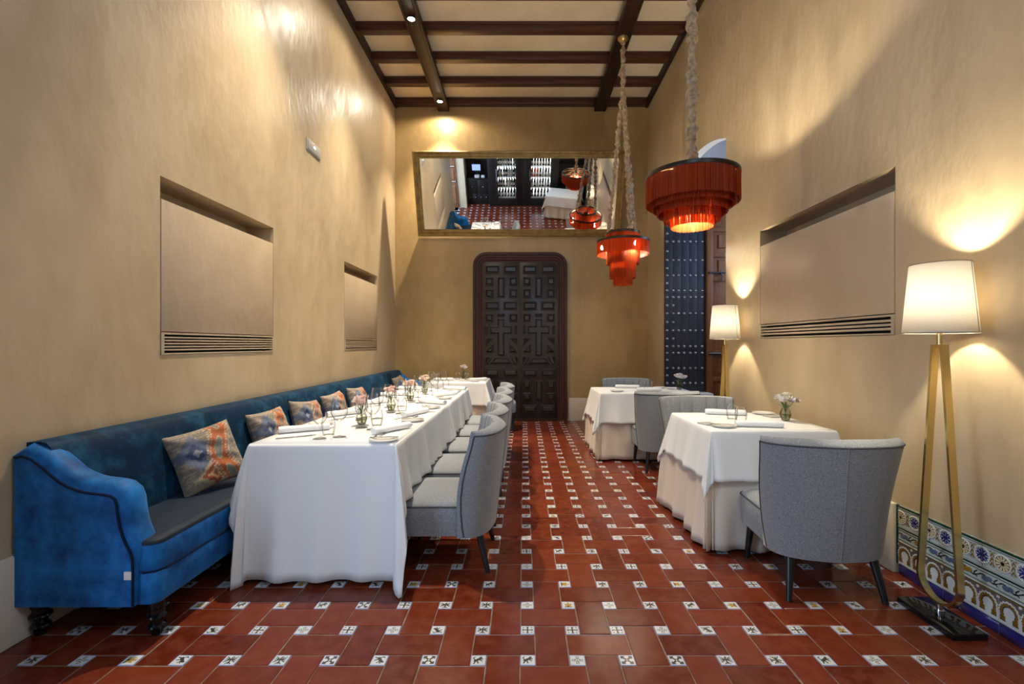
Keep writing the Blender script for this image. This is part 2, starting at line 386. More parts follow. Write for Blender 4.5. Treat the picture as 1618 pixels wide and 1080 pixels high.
def inview(x, y, m=0.05):
    return y > 1.72 and -1.13*y-m < x < 1.08*y+m and XL-0.02 < x < XR+0.02
def split300(lst):
    vis = sorted([t for t in lst if inview(t[0], t[1])], key=lambda t: t[1])[:300]
    s = set(vis); return vis, [t for t in lst if t not in s]
near, far = split300(big)
for x, y, vert in near:
    o = bpy.data.objects.new('terracotta_tile', TV if vert else TH); link(o, floor)
    o.location = (x+rnd.uniform(-1, 1)*0.001, y+rnd.uniform(-1, 1)*0.001, rnd.uniform(-0.0008, 0.0006)); o.rotation_euler = (0, 0, R(rnd.uniform(-0.35, 0.35)))
mb = MB()
for x, y, vert in far:
    mb.add([(a+x, b+y, c) for a, b, c in (vV if vert else vH)], fV if vert else fH)
tag(obj('terracotta_tile', mb, M['terracotta'], floor, smooth=0), kind='stuff')
# decorated squares
WHT = np.array((0.56, 0.56, 0.54)); INK = np.array((0.055, 0.045, 0.035)); OCH = np.array((0.42, 0.27, 0.06)); BLU = np.array((0.42, 0.46, 0.66))
def motif(kind, u, v):
    u = u*0.86; v = v*0.86; B_ = np.maximum(np.abs(u), np.abs(v))/0.86
    au, av = np.abs(u), np.abs(v); r = np.hypot(u, v); th = np.arctan2(v, u)
    col = np.tile(WHT, (len(u), 1)); ink = np.zeros(len(u), bool); och = np.zeros(len(u), bool)
    seg = lambda x0, y0, x1, y1, w: (lambda t: np.hypot(u-(x0+t*(x1-x0)), v-(y0+t*(y1-y0))) < w*1.25)(np.clip(((u-x0)*(x1-x0)+(v-y0)*(y1-y0))/((x1-x0)**2+(y1-y0)**2), 0, 1))
    if kind == 0:
        ink = ((au < 0.10) | (av < 0.10)) & (r < 0.68)
        for s in (1, -1):
            ink |= (s*u > 0.32) & (s*u < 0.68) & (av < (s*u-0.28)*0.6) & (av > (s*u-0.5)*0.9)
            ink |= (s*v > 0.32) & (s*v < 0.68) & (au < (s*v-0.28)*0.6) & (au > (s*v-0.5)*0.9)
        ink |= (au > 0.42) & (av > 0.42) & (np.maximum(au, av) < 0.66) & (np.minimum(au, av) < 0.53)
    elif kind == 1:
        ink = (np.abs(au-av) < 0.16) & (r > 0.12) & (np.maximum(au, av) < 0.68)
        ink |= (au < 0.2) & (av < 0.2) & (r > 0.1); ink |= (np.maximum(au, av) > 0.5) & (np.maximum(au, av) < 0.68) & (np.minimum(au, av) > 0.2) & (np.minimum(au, av) < 0.62)
    elif kind == 2:   # rampant beast
        ink = seg(-0.35, -0.1, 0.15, 0.25, 0.15) | seg(0.15, 0.25, 0.3, 0.45, 0.13) | seg(-0.3, -0.1, -0.5, -0.55, 0.07) | seg(-0.15, -0.05, 0.0, -0.5, 0.07)
        ink |= seg(0.1, 0.15, 0.5, 0.2, 0.06) | seg(0.1, 0.1, 0.45, -0.15, 0.06) | seg(-0.4, 0.0, -0.6, 0.4, 0.05) | seg(-0.6, 0.4, -0.4, 0.55, 0.05)
    elif kind == 3:   # spread bird
        ink = seg(0, -0.5, 0, 0.4, 0.1) | seg(0, 0.4, 0.12, 0.5, 0.09)
        for s in (1, -1):
            for a in (0.55, 0.25, -0.05, -0.35): ink |= seg(s*0.08, 0.1, s*0.6, a, 0.055)
            ink |= seg(0, -0.35, s*0.3, -0.62, 0.06)
    elif kind == 4:   # small castle
        och = (au < 0.45) & (v > -0.5) & (v < 0.15) | (au < 0.16) & (v >= 0.1) & (v < 0.6) | (au > 0.3) & (au < 0.48) & (v > 0) & (v < 0.38)
        ink = ((au < 0.12) & (v > -0.5) & (v < -0.15)) | ((np.abs(v+0.5) < 0.06) & (au < 0.55)) | ((np.abs(v-0.15) < 0.04) & (au < 0.45))
    else:             # eight-petal knot
        ink = (np.cos(4*th) * 0.28 + 0.42 > r) & (r > 0.16) & (np.abs(np.sin(2*th)) > 0.35) | (r < 0.09)
        ink |= (np.maximum(au, av) > 0.55) & (np.maximum(au, av) < 0.66) & (np.minimum(au, av) < 0.16)
    col[och] = OCH; col[ink] = INK
    edge = B_ > 0.86; col[edge] = BLU
    return col
def deco_geo(n, kind):
    w = S-0.004; t = np.linspace(-1, 1, n+1); U, V = np.meshgrid(t, t, indexing='ij')
    vs = [(a*w/2, b*w/2, 0.0006) for a, b in zip(U.ravel(), V.ravel())]
    fs = [(i*(n+1)+j, (i+1)*(n+1)+j, (i+1)*(n+1)+j+1, i*(n+1)+j+1) for i in range(n) for j in range(n)]
    cols = motif(kind, U.ravel(), V.ravel())
    o = len(vs)
    vs += [(-w/2,-w/2,-0.012),(w/2,-w/2,-0.012),(w/2,w/2,-0.012),(-w/2,w/2,-0.012)]
    c = [0, n*(n+1), n*(n+1)+n, n]
    fs += [(o, o+1, c[1], c[0]), (o+1, o+2, c[2], c[1]), (o+2, o+3, c[3], c[2]), (o+3, o, c[0], c[3])]
    cols = np.vstack([cols, np.tile(BLU, (4, 1))])
    return vs, fs, cols
DM = []
for k in range(6):
    vs, fs, cols = deco_geo(26, k); me = bpy.data.meshes.new('painted_tile'); me.from_pydata(vs, [], fs); color_attr(me, cols); me.materials.append(M['glaze_floor']); DM.append(me)
near, far = split300(small)
for x, y in near:
    o = bpy.data.objects.new('painted_tile', rnd.choice(DM)); link(o, floor)
    o.location = (x, y, rnd.uniform(-0.0005, 0.0006)); o.rotation_euler = (0, 0, rnd.choice((0, 0, 0, 1, 3))*R(90)+R(rnd.uniform(-1.5, 1.5)))
V_, F_, C_ = [], [], []; lo = [deco_geo(9, k) for k in range(6)]
for x, y in far:
    vs, fs, cols = rnd.choice(lo); o = len(V_); V_ += [(a+x, b+y, c) for a, b, c in vs]; F_ += [tuple(i+o for i in f) for f in fs]; C_.append(cols)
me = bpy.data.meshes.new('painted_tile'); me.from_pydata(V_, [], F_); color_attr(me, np.vstack(C_)); me.materials.append(M['glaze_floor'])
tag(obj('painted_tile', me, M['glaze_floor'], floor), kind='stuff')

# ---- walls with rectangular holes (u along y or x, w = z)
def wall_faces(mb, axis, c, u0, u1, z0, z1, holes):
    us = sorted({u0, u1, *[h[0] for h in holes], *[h[1] for h in holes]}); zs = sorted({z0, z1, *[h[2] for h in holes], *[h[3] for h in holes]})
    for a, b in zip(us, us[1:]):
        for p, q in zip(zs, zs[1:]):
            um, zm = (a+b)/2, (p+q)/2
            if um < u0 or um > u1 or any(h[0] < um < h[1] and h[2] < zm < h[3] for h in holes): continue
            if axis == 'x': mb.add([(c, a, p), (c, b, p), (c, b, q), (c, a, q)], [(0, 1, 2, 3)])
            else: mb.add([(a, c, p), (b, c, p), (b, c, q), (a, c, q)], [(0, 1, 2, 3)])
def lining(mb, x, dx, u0, u1, z0, z1, back=True):
    x2 = x+dx
    mb.add([(x,u0,z0),(x,u1,z0),(x,u1,z1),(x,u0,z1),(x2,u0,z0),(x2,u1,z0),(x2,u1,z1),(x2,u0,z1)],
           [(0,1,5,4),(1,2,6,5),(2,3,7,6),(3,0,4,7)] + ([(4,5,6,7)] if back else []))
NL = [(2.871, 4.169, 1.235, 2.333, 1.375, 2.194, 6), (5.813, 7.116, 1.235, 2.333, 1.375, 2.194, 6)]
NR = [(2.700, 4.247, 1.355, 2.325, 1.475, 2.185, 4)]
DOORL = (-0.12, 1.1, 0.0, 3.1)
mb = MB(); wall_faces(mb, 'x', XL, YR, YB, 0, ZC+0.1, [n[:4] for n in NL] + [DOORL])
for n in NL: lining(mb, XL, -0.24, *n[:4])
wl = tag(obj('wall_left', mb, M['wall'], smooth=0), 'tall tan polished plaster wall on the left', kind='structure')
# left passage behind the camera side
mb = MB(); lining(mb, XL, -0.36, -0.12, 1.1, 0, 3.1, back=False)
obj('doorway_reveal', mb, M['white_plaster'], wl, smooth=0)
# right wall with arched opening
AY0, AY1, AC, AR_, APK = 4.966, 7.1, 5.85, 2.2, 3.665
az = lambda y: APK - AR_ + math.sqrt(AR_**2-(y-AC)**2)
mb = MB(); wall_faces(mb, 'x', XR, YR, AY0, 0, ZC+0.1, [n[:4] for n in NR] + [(-0.6, 1.0, 2.6, 4.8)]); wall_faces(mb, 'x', XR, AY1, YB, 0, ZC+0.1, [])
for n in NR: lining(mb, XR, 0.24, *n[:4])
ys = [AY0+(AY1-AY0)*k/24 for k in range(25)]
for a, b in zip(ys, ys[1:]):
    mb.add([(XR, a, az(a)), (XR, b, az(b)), (XR, b, ZC+0.1), (XR, a, ZC+0.1)], [(0, 1, 2, 3)])
for y in (AY0, AY1): mb.add([(XR, y, 0), (XR, y, az(y)), (XR+0.10, y, az(y)), (XR+0.10, y, 0)], [(0, 1, 2, 3)])
wr = tag(obj('wall_right', mb, M['wall'], smooth=0), 'tall tan polished plaster wall on the right with arched opening', kind='structure')
# vestibule behind the arch, whitewashed, open to daylight on its far right
mb = MB(); XV = 3.7
mb.add([(XR+0.1, AY1+0.06, 0), (XV, AY1+0.06, 0), (XV, AY1+0.06, 4.5), (XR+0.1, AY1+0.06, 4.5)], [(0, 1, 2, 3)])
mb.add([(XR+0.1, 4.6, 0), (XV, 4.6, 0), (XV, 4.6, 4.5), (XR+0.1, 4.6, 4.5)], [(0, 1, 2, 3)])
mb.add([(XR+0.1, 4.6, 4.5), (XV, 4.6, 4.5), (XV, AY1+0.06, 4.5), (XR+0.1, AY1+0.06, 4.5)], [(0, 1, 2, 3)])
mb.add([(XR+0.1, AY1, 0), (XR+0.1, AY1+0.06, 0), (XR+0.1, AY1+0.06, 4.5), (XR+0.1, AY1, 4.5)], [(0, 1, 2, 3)])
mb.add([(XR+0.1, 4.6, 0), (XR+0.1, AY0, 0), (XR+0.1, AY0, 4.5), (XR+0.1, 4.6, 4.5)], [(0, 1, 2, 3)])
for a, b in zip(ys, ys[1:]): mb.add([(XR+0.1, a, az(a)), (XR+0.1, b, az(b)), (XR+0.1, b, 4.5), (XR+0.1, a, 4.5)], [(0, 1, 2, 3)])
for a, b in zip(ys, ys[1:]): mb.add([(XR, a, az(a)), (XR, b, az(b)), (XR+0.10, b, az(b)), (XR+0.10, a, az(a))], [(0, 1, 2, 3)])
obj('vestibule_plaster', mb, M['white_plaster'], wr, smooth=0)
mb = MB(); wall_faces(mb, 'x', XV, 4.6, AY1+0.06, 0, 4.5, [(5.5, 6.4, 2.0, 3.4)])
obj('vestibule_outer_wall', mb, M['white_plaster'], wr, smooth=0)
mb = MB().box((XR+0.01, 6.86, 0.0), (2.772, AY1+0.05, 0.585), 0.012)
obj('stone_sill', mb, M['white_plaster'], wr)
mb = MB(); wall_faces(mb, 'y', YB, XL, XR, 0, ZC+0.1, [])
wb = tag(obj('wall_back', mb, M['wall_ochre'], smooth=0), 'tan plaster end wall with dark double door and tilted mirror', kind='structure')
RW = (-0.85, 0.75, 3.55, 5.05)
SWIN = (-0.6, 1.0, 2.6, 4.8)
mb = MB(); wall_faces(mb, 'y', YR, XL, XR, 0, ZC+0.1, [RW])
tag(obj('wall_rear', mb, M['wall'], smooth=0), 'plaster wall behind the wine cabinets seen in the mirror', kind='structure')

w1 = tag(obj('added_window_1', MB().box((RW[0], YR-0.06, RW[2]), (RW[0]+0.06, YR+0.02, RW[3])).box((RW[1]-0.06, YR-0.06, RW[2]), (RW[1], YR+0.02, RW[3])).box((RW[0]+0.06, YR-0.06, RW[2]), (RW[1]-0.06, YR+0.02, RW[2]+0.06)).box((RW[0]+0.06, YR-0.06, RW[3]-0.06), (RW[1]-0.06, YR+0.02, RW[3])), M['beam_long']), 'added unseen window above the wine cabinets, letting in cool daylight', kind='structure')  # unseen window added to bring cool sky fill from behind the camera
for k in range(1, 4):
    x = RW[0]+(RW[1]-RW[0])*k/4; obj('mullion', MB().box((x-0.02, YR-0.05, RW[2]+0.06), (x+0.02, YR+0.01, RW[3]-0.06)), M['beam_long'], w1)
w2 = tag(obj('added_window_2', MB().box((XR-0.01, -0.6, 2.6), (XR+0.06, -0.54, 4.8)).box((XR-0.01, 0.94, 2.6), (XR+0.06, 1.0, 4.8)).box((XR-0.01, -0.54, 2.6), (XR+0.06, 0.94, 2.66)).box((XR-0.01, -0.54, 4.74), (XR+0.06, 0.94, 4.8)), M['beam_long']), 'added side window beside the camera, out of view, for cool daylight', kind='structure')  # second added window, out of view, cool fill for the left wall
for y in (0.2,): obj('mullion', MB().box((XR, y-0.02, 2.66), (XR+0.05, y+0.02, 4.74)), M['beam_long'], w2)
mb = MB().box((XL, -0.85, 0), (-1.98, -0.12, ZC))
tag(obj('wall_corner', mb, M['wall'], smooth=0), 'plaster return beside the left passage seen in mirror', kind='structure')

# niches: flush panel below an open slot, slatted vent below
def niche(par, x, sgn, n, nm):
    u0, u1, z0, z1, zv, zp, ns = n; g = 0.008
    mb = MB().box((x-sgn*0.002, u0+g, zv+0.006), (x+sgn*0.045, u1-g, zp), 0.003)
    obj('niche_panel', mb, M['panel'], par)
    mb = MB(); xa, xb = x-sgn*0.006, x+sgn*0.02; fw = 0.012
    h = zv-z0
    mb.box((xa, u0+0.003, z0+0.003), (xb, u1-0.003, z0+fw)); mb.box((xa, u0+0.003, zv-fw), (xb, u1-0.003, zv))
    mb.box((xa, u0+0.003, z0+fw), (xb, u0+0.026, zv-fw)); mb.box((xa, u1-0.026, z0+fw), (xb, u1-0.003, zv-fw))
    v = obj('vent_grille', mb, M['panel'], par)
    obj('vent_backing', MB().box((x+sgn*0.06, u0+0.004, z0+0.004), (x+sgn*0.07, u1-0.004, zv)), M['dark'], v)
    pitch = (h-2*fw)/ns; gap = 0.0095
    sm = MB().box((xa, u0+0.026, -(pitch-gap)/2), (xb, u1-0.026, (pitch-gap)/2), 0.002).mesh('slat'); sm.materials.append(M['panel'])
    for k in range(ns-1):
        o = bpy.data.objects.new('slat', sm); link(o, v); o.location = (0, 0, z0+fw+pitch*(k+1))
for n in NL: niche(wl, XL, -1, n, 'left')
for n in NR: niche(wr, XR, 1, n, 'right')

# baseboards
def bboard(name, parts, lab):
    mb = MB()
    for a, b in parts: mb.box(a, b, 0.006)
    return tag(obj(name, mb, M['base']), lab, kind='structure')
bboard('baseboard_left', [((XL, 1.12, 0), (XL+0.022, YB, 0.385))], 'cream baseboard along the left wall behind the sofa')
bboard('baseboard_right', [((XR-0.03, 2.68, 0), (XR, AY0, 0.393)), ((XR-0.03, AY1, 0), (XR, YB, 0.385))], 'cream baseboard along the right wall behind the chairs')
bboard('baseboard_back', [((0.76, YB-0.022, 0), (XR-0.03, YB, 0.378)), ((XL+0.022, YB-0.022, 0), (-0.89, YB, 0.378))], 'cream baseboard at the foot of the end wall')

# ---- ceiling
mb = MB().add([(XL, YR, ZC), (XR, YR, ZC), (XR, YB, ZC), (XL, YB, ZC)], [(0, 1, 2, 3)])
ceil = tag(obj('ceiling', mb, M['ceil'], smooth=0), 'cream plaster ceiling crossed by dark wooden beams', kind='structure')
bmesh_x = MB().box((XL, -0.055, 5.39), (XR, 0.055, ZC), 0.006)
bmesh_x.box((XL, -0.068, 5.465), (XR, 0.068, ZC), 0.004)
bm_x = bmesh_x.mesh('cross_beam'); bm_x.materials.append(M['beam'])
for k in range(15):
    y = 8.043 - 0.6255*k
    if y < YR: break
    o = bpy.data.objects.new('cross_beam', bm_x); link(o, ceil); o.location = (0, y, 0)
for x, w in ((-1.385, 0.098), (1.305, 0.098)):
    mb = MB().box((x-w, YR, 5.315), (x+w, YB-0.002, ZC-0.09), 0.006)
    mb.box((x-w*0.72, YR, 5.308), (x-w*0.66, YB-0.002, 5.316)); mb.box((x+w*0.66, YR, 5.308), (x+w*0.72, YB-0.002, 5.316))
    obj('long_beam', mb, M['beam_long'], ceil)
for x0, x1 in ((XL, XL+0.045), (XR-0.045, XR)):
    obj('wall_beam', MB().box((x0, YR, 5.375), (x1, YB, ZC), 0.004), M['beam_long'], ceil)

# ---- back double door (door_1)
YD = YB-0.01
d1 = tag(empty('door_1', (0, 0, 0)), 'dark carved double door with rounded frame on end wall', kind='structure')
DX0, DX1, DZ = -0.873, 0.737, 2.880
def round_path(x0, x1, zt, r, n=8):
    p = [(x0, 0.0)]
    p += [(x0+r-r*math.cos(a), zt-r+r*math.sin(a)) for a in [math.pi/2*k/n for k in range(n+1)]]
    p += [(x1-r+r*math.sin(a), zt-r+r*math.cos(a)) for a in [math.pi/2*k/n for k in range(n+1)]]
    p += [(x1, 0.0)]; return p
def frame_ring(mb, off_a, ya, off_b, yb):
    A = round_path(DX0+off_a, DX1-off_a, DZ-off_a, max(0.23-off_a, 0.03)); B = round_path(DX0+off_b, DX1-off_b, DZ-off_b, max(0.23-off_b, 0.03))
    mb.grid([[(a[0], ya, a[1]), (b[0], yb, b[1])] for a, b in zip(A, B)])
mb = MB(); prof = [(0, YB), (0.0, YB-0.07), (0.012, YB-0.085), (0.045, YB-0.085), (0.055, YB-0.07), (0.09, YB-0.07), (0.098, YB-0.055), (0.13, YB-0.055), (0.14, YB-0.035), (0.165, YB-0.035), (0.17, YB-0.005)]
for a, b in zip(prof, prof[1:]): frame_ring(mb, a[0], a[1], b[0], b[1])
obj('door_frame', mb, M['door_frame'], d1, smooth=30)
cx = lambda c: (730+c/3.6-828)*8.06/742
cz = lambda c: 1.3-(380+c/3.6-544)*8.06/742
def poly_inset(pts, k):
    n = len(pts); A = sum(pts[i][0]*pts[(i+1) % n][1]-pts[(i+1) % n][0]*pts[i][1] for i in range(n)); sg = 1 if A > 0 else -1; out = []
    for i in range(n):
        p0, p1, p2 = Vector(pts[i-1]), Vector(pts[i]), Vector(pts[(i+1) % n]); a = (p1-p0).normalized(); b = (p2-p1).normalized()
        na = Vector((-a.y, a.x))*sg; nb = Vector((-b.y, b.x))*sg; m = (na+nb)/(1+na.dot(nb)); q = p1+m*k; out.append((q.x, q.y))
    return out
def leaf(x0, x1, off):
    mb = MB().box((x0, YB-0.032, 0.035), (x1, YB-0.002, DZ-0.165), 0.004)
    lf = obj('door_leaf', mb, M['door'], d1)
    rects = []
    for ya, yb in ((140, 187), (345, 395), (730, 775), (935, 980)): rects += [(132, 213, ya, yb), (235, 316, ya, yb)]
    for ya, yb in ((207, 257), (275, 326), (415, 463), (795, 845), (865, 912)): rects += [(132, 178, ya, yb), (268, 316, ya, yb)]
    rects += [(200, 245, 207, 326), (200, 245, 795, 912), (200, 245, 413, 433), (132, 147, 482, 530), (299, 316, 482, 530)]
    polys = [[(a, c), (b, c), (b, d), (a, d)] for a, b, c, d in rects]
    polys.append([(203, 445), (242, 445), (242, 485), (285, 485), (285, 530), (242, 530), (242, 655), (203, 655), (203, 530), (160, 530), (160, 485), (203, 485)])
    polys.append([(186, 663), (262, 663), (296, 705), (152, 705)])
    for m in (lambda x: x, lambda x: 448-x):
        polys += [[(m(132), 552), (m(180), 552), (m(132), 600)], [(m(180), 580), (m(180), 640), (m(132), 640), (m(132), 628)], [(m(132), 660), (m(150), 660), (m(132), 705)], [(m(158), 660), (m(172), 660), (m(150), 705), (m(136), 705)]]
    for poly in polys:
        pts = [(cx(a+off), cz(b)) for a, b in poly]
        mb = MB(); n = len(pts); a_ = abs(sum(pts[i][0]*pts[(i+1) % n][1]-pts[(i+1) % n][0]*pts[i][1] for i in range(n)))/2; per = sum(math.dist(pts[i], pts[(i+1) % n]) for i in range(n))
        q = min(1.0, 2*a_/per/0.05)
        if n == 12: q = 0.6
        rings = []
        for k_, y_ in ((0, 0.030), (0.001, 0.046), (0.011*q, 0.049), (0.017*q, 0.036), (0.020*q, 0.036), (0.040*q, 0.055)):
            rings.append([(p[0], YB-y_, p[1]) for p in poly_inset(pts, k_)])
        vs = [p for r_ in rings for p in r_]; fs = []
        for r_ in range(len(rings)-1): fs += [(r_*n+i, r_*n+(i+1) % n, (r_+1)*n+(i+1) % n, (r_+1)*n+i) for i in range(n)]
        fs.append(tuple((len(rings)-1)*n+i for i in range(n))); mb.add(vs, fs)
        obj('carved_panel', mb, M['door'], lf, smooth=20)
leaf(cx(118), cx(328)-0.004, 0); leaf(cx(328)+0.004, cx(545), 214)
obj('threshold', MB().box((DX0+0.16, YB-0.09, 0.0), (DX1-0.16, YB-0.004, 0.035), 0.004), M['beam_long'], d1)

# ---- studded leaf and panelled leaf in the vestibule (door_2, door_3)
YS = 7.085
sx = lambda px: (px-828)*YS/742
sz = lambda py: 1.3-(py-544)*YS/742
d2 = tag(empty('door_2', (0, 0, 0)), 'blue-black studded plank shutter with small wicket in arched opening', kind='structure')
x0, x1, zb, zt = sx(1050.5), sx(1114.5), sz(617), 3.6
npl = 5
for k in range(npl):
    a = x0+(x1-x0)*k/npl; b = x0+(x1-x0)*(k+1)/npl
    obj('plank', MB().box((a+0.0012, YS, zb), (b-0.0012, YS+0.05, zt), 0.003), M['stud_door'], d2)
mb = MB(); wx0, wx1, wz0, wz1 = sx(1059), sx(1114), sz(553), sz(464.5)
for a, b in (((wx0, wz0), (wx1, wz0+0.007)), ((wx0, wz1), (wx1, wz1+0.008)), ((wx0-0.007, wz0), (wx0, wz1))):
    mb.box((a[0], YS-0.002, a[1]), (b[0], YS+0.01, b[1]))
obj('wicket_joint', mb, M['dark'], d2)
stud = MB().lathe([(0.021, 0), (0.020, 0.008), (0.013, 0.016), (0.005, 0.020), (0.0, 0.021)], 10).mesh('stud'); stud.materials.append(M['steel_stud'])
cols7 = [1054, 1063.5, 1072, 1081, 1090.5, 1099, 1109.5]
full = [381.5, 411, 435, 459, 469.5, 495, 522, 547, 557.5, 581.5, 605]
extra = [369, 397, 424, 447.5, 482.5, 509, 535, 568.5, 593]
full += [356, 327, 300, 273]; extra += [342, 313, 287]
def put_stud(px, py):
    o = bpy.data.objects.new('stud', stud); link(o, d2); o.location = (sx(px), YS, sz(py)); o.rotation_euler = (R(90), 0, 0)
for y in full:
    for x in cols7: put_stud(x, y)
for y in extra:
    put_stud(cols7[0], y)
    if 464 < y < 553: put_stud(cols7[1], y)
d3 = tag(empty('door_3', (0, 0, 0)), 'brown panelled wooden door with iron bolts in arched opening', kind='structure')
bx0, bx1 = sx(1115.5), sx(1165); bz1 = 4.02
obj('door_leaf', MB().box((bx0, YS-0.02, 0.02), (bx1, YS+0.03, bz1), 0.004), M['brown_door'], d3)
def rail(a, b): obj('stile', MB().box((a[0], YS-0.05, a[1]), (b[0], YS-0.02, b[1]), 0.004), M['brown_door'], d3)
rail((bx0, 0.02), (bx0+0.09, bz1))
for py in (640, 597, 555, 440, 402, 362, 330, 290): rail((bx0+0.09, sz(py)-0.045), (bx1, sz(py)+0.02))
for za, zb_ in ((636, 601), (592, 560), (548, 446), (434, 406), (396, 366)):
    if za == 548: continue
    obj('raised_panel', MB().prism([(bx0+0.16, sz(za)+0.03), (bx1, sz(za)+0.03), (bx1, sz(zb_)-0.05), (bx0+0.16, sz(zb_)-0.05)], YS-0.02, YS-0.048, 'y', 0.02), M['brown_door'], d3)
for py in (431.5, 558):
    mb = MB().tube([(bx0+0.02, YS-0.065, sz(py)), (bx0+0.27, YS-0.065, sz(py))], 0.014, 8)
    mb.box((bx0+0.03, YS-0.06, sz(py)-0.03), (bx0+0.06, YS-0.045, sz(py)+0.03)); mb.box((bx0+0.2, YS-0.06, sz(py)-0.03), (bx0+0.23, YS-0.045, sz(py)+0.03))
    mb.tube([(bx0+0.19, YS-0.075, sz(py)), (bx0+0.21, YS-0.09, sz(py)-0.06), (bx0+0.19, YS-0.09, sz(py)-0.12), (bx0+0.17, YS-0.08, sz(py)-0.14)], 0.010, 6)
    obj('bolt', mb, M['iron'], d3)
# brown door folded in the left passage, seen only in the mirror
d4 = tag(empty('door_4', (0, 0, 0)), 'dark brown panelled door in the left passage seen in mirror', kind='structure')
obj('door_leaf', MB().box((XL-0.345, -0.115, 0.02), (XL-0.02, -0.065, 3.0), 0.004), M['brown_door'], d4)
for z in (0.95, 1.45): obj('bolt', MB().tube([(XL-0.3, -0.045, z), (XL-0.05, -0.045, z)], 0.016, 8), M['chrome'], d4)
for z0_, z1_ in ((0.15, 0.8), (1.0, 1.35), (1.6, 2.35)):
    obj('raised_panel', MB().prism([(XL-0.30, z0_), (XL-0.08, z0_), (XL-0.08, z1_), (XL-0.30, z1_)], -0.066, -0.045, 'y', 0.03), M['brown_door'], d4)

# ---- tiled dado on the right wall (trim_1)
DY = 2.68; DL = 0.282
t1 = tag(empty('trim_1', (0, 0, 0)), 'dado of relief-painted Spanish tiles along right wall by lamp', kind='structure')
def relief_tile(name, L_, H_, nu, nv, fn, mat='glaze'):
    """tile lying on plane x=0, length along -y, height z; fn(s[m], z[m]) -> colour, height"""
    s = np.linspace(0, L_, nu+1); z = np.linspace(0, H_, nv+1); SS, ZZ = np.meshgrid(s, z, indexing='ij')
    col, hgt = fn(SS.ravel(), ZZ.ravel()); g = 0.0012
    ss = np.clip(SS.ravel(), g, L_-g); zz = np.clip(ZZ.ravel(), g, H_-g)
    edge = np.minimum.reduce([SS.ravel(), L_-SS.ravel(), ZZ.ravel(), H_-ZZ.ravel()])
    th = 0.010 + hgt*0.0022 - np.where(edge < 1e-6, 0.003, 0)
    vs = [(-float(t), -float(a), float(b)) for t, a, b in zip(th, ss, zz)]
    fs = [(i*(nv+1)+j, (i+1)*(nv+1)+j, (i+1)*(nv+1)+j+1, i*(nv+1)+j+1) for i in range(nu) for j in range(nv)]
    o = len(vs); idx = [0, nu*(nv+1), nu*(nv+1)+nv, nv]
    vs += [(0, vs[i][1], vs[i][2]) for i in idx]
    fs += [(o, o+1, idx[1], idx[0]), (o+1, o+2, idx[2], idx[1]), (o+2, o+3, idx[3], idx[2]), (o+3, o, idx[0], idx[3])]
    me = bpy.data.meshes.new(name); me.from_pydata(vs, [], fs)
    color_attr(me, np.vstack([col, np.tile(np.array((0.6, 0.6, 0.58)), (4, 1))])); me.materials.append(M[mat])
    me.polygons.foreach_set('use_smooth', [True]*len(me.polygons)); return me
cPALE = np.array((0.44, 0.49, 0.46)); cGRN = np.array((0.006, 0.040, 0.024)); cWHT = np.array((0.60, 0.60, 0.55)); cBRN = np.array((0.20, 0.105, 0.022)); cBLU = np.array((0.020, 0.030, 0.19)); cBLK = np.array((0.015, 0.012, 0.012)); cOCH = np.array((0.30, 0.15, 0.02)); cDUL = np.array((0.07, 0.11, 0.20)); cCRM = np.array((0.62, 0.55, 0.36))
PR = DL/3
def f_ros(s, z, odd=0):
    v = z/0.13; col = np.tile(cPALE, (len(s), 1)); h = np.zeros(len(s))
    k = np.floor(s/PR+0.5).astype(int); lx = s-k*PR; k = k+odd; lz = z-0.066
    # leaf scrolls between the rosettes
    q = np.abs(np.abs(lx)-PR*0.5); lf = (q < 0.014+0.006*np.sin(lz*420)) & (np.abs(lz) < 0.036) & (np.sin(lz*300+q*500) > -0.5)
    col[lf] = cBRN; h[lf] = 0.5
    r = np.hypot(lx, lz); th = np.arctan2(lz, lx); even = (k % 2 == 0)
    disc = r < 0.0385; col[disc] = cWHT; h[disc] = 1.0
    ring = (r > 0.0330) & (r < 0.0375); h[ring] = 1.4
    a = disc & (r < 0.030) & even; col[a] = cCRM
    sp = a & (np.cos(th*12) > 0.35) & (r > 0.010); col[sp] = cBRN; h[sp] = 0.4
    c2 = a & (r < 0.009); col[c2] = cBLK; out = disc & even & (r > 0.030) & (r < 0.0325); col[out] = cBRN
    b = disc & (r < 0.032) & ~even; col[b] = cBLU; h[b] = 0.5
    pt = b & (np.abs(np.sin(th*4)) < 0.24) & (r > 0.009); col[pt] = cWHT; h[pt] = 1.0
    c3 = b & (r < 0.006); col[c3] = cBLK
    pet = b & (r > 0.026) & (np.cos(th*8) < -0.3); col[pet] = cWHT
    for lo_, hi, c in ((0.90, 1.0, cGRN), (0.875, 0.90, cWHT), (0.855, 0.875, cGRN), (0.0, 0.075, cGRN), (0.075, 0.10, cWHT), (0.10, 0.118, cGRN)):
        m = (v >= lo_) & (v <= hi); col[m] = c; h[m] = 1.2 if c is cGRN else 0.6
    return col, h
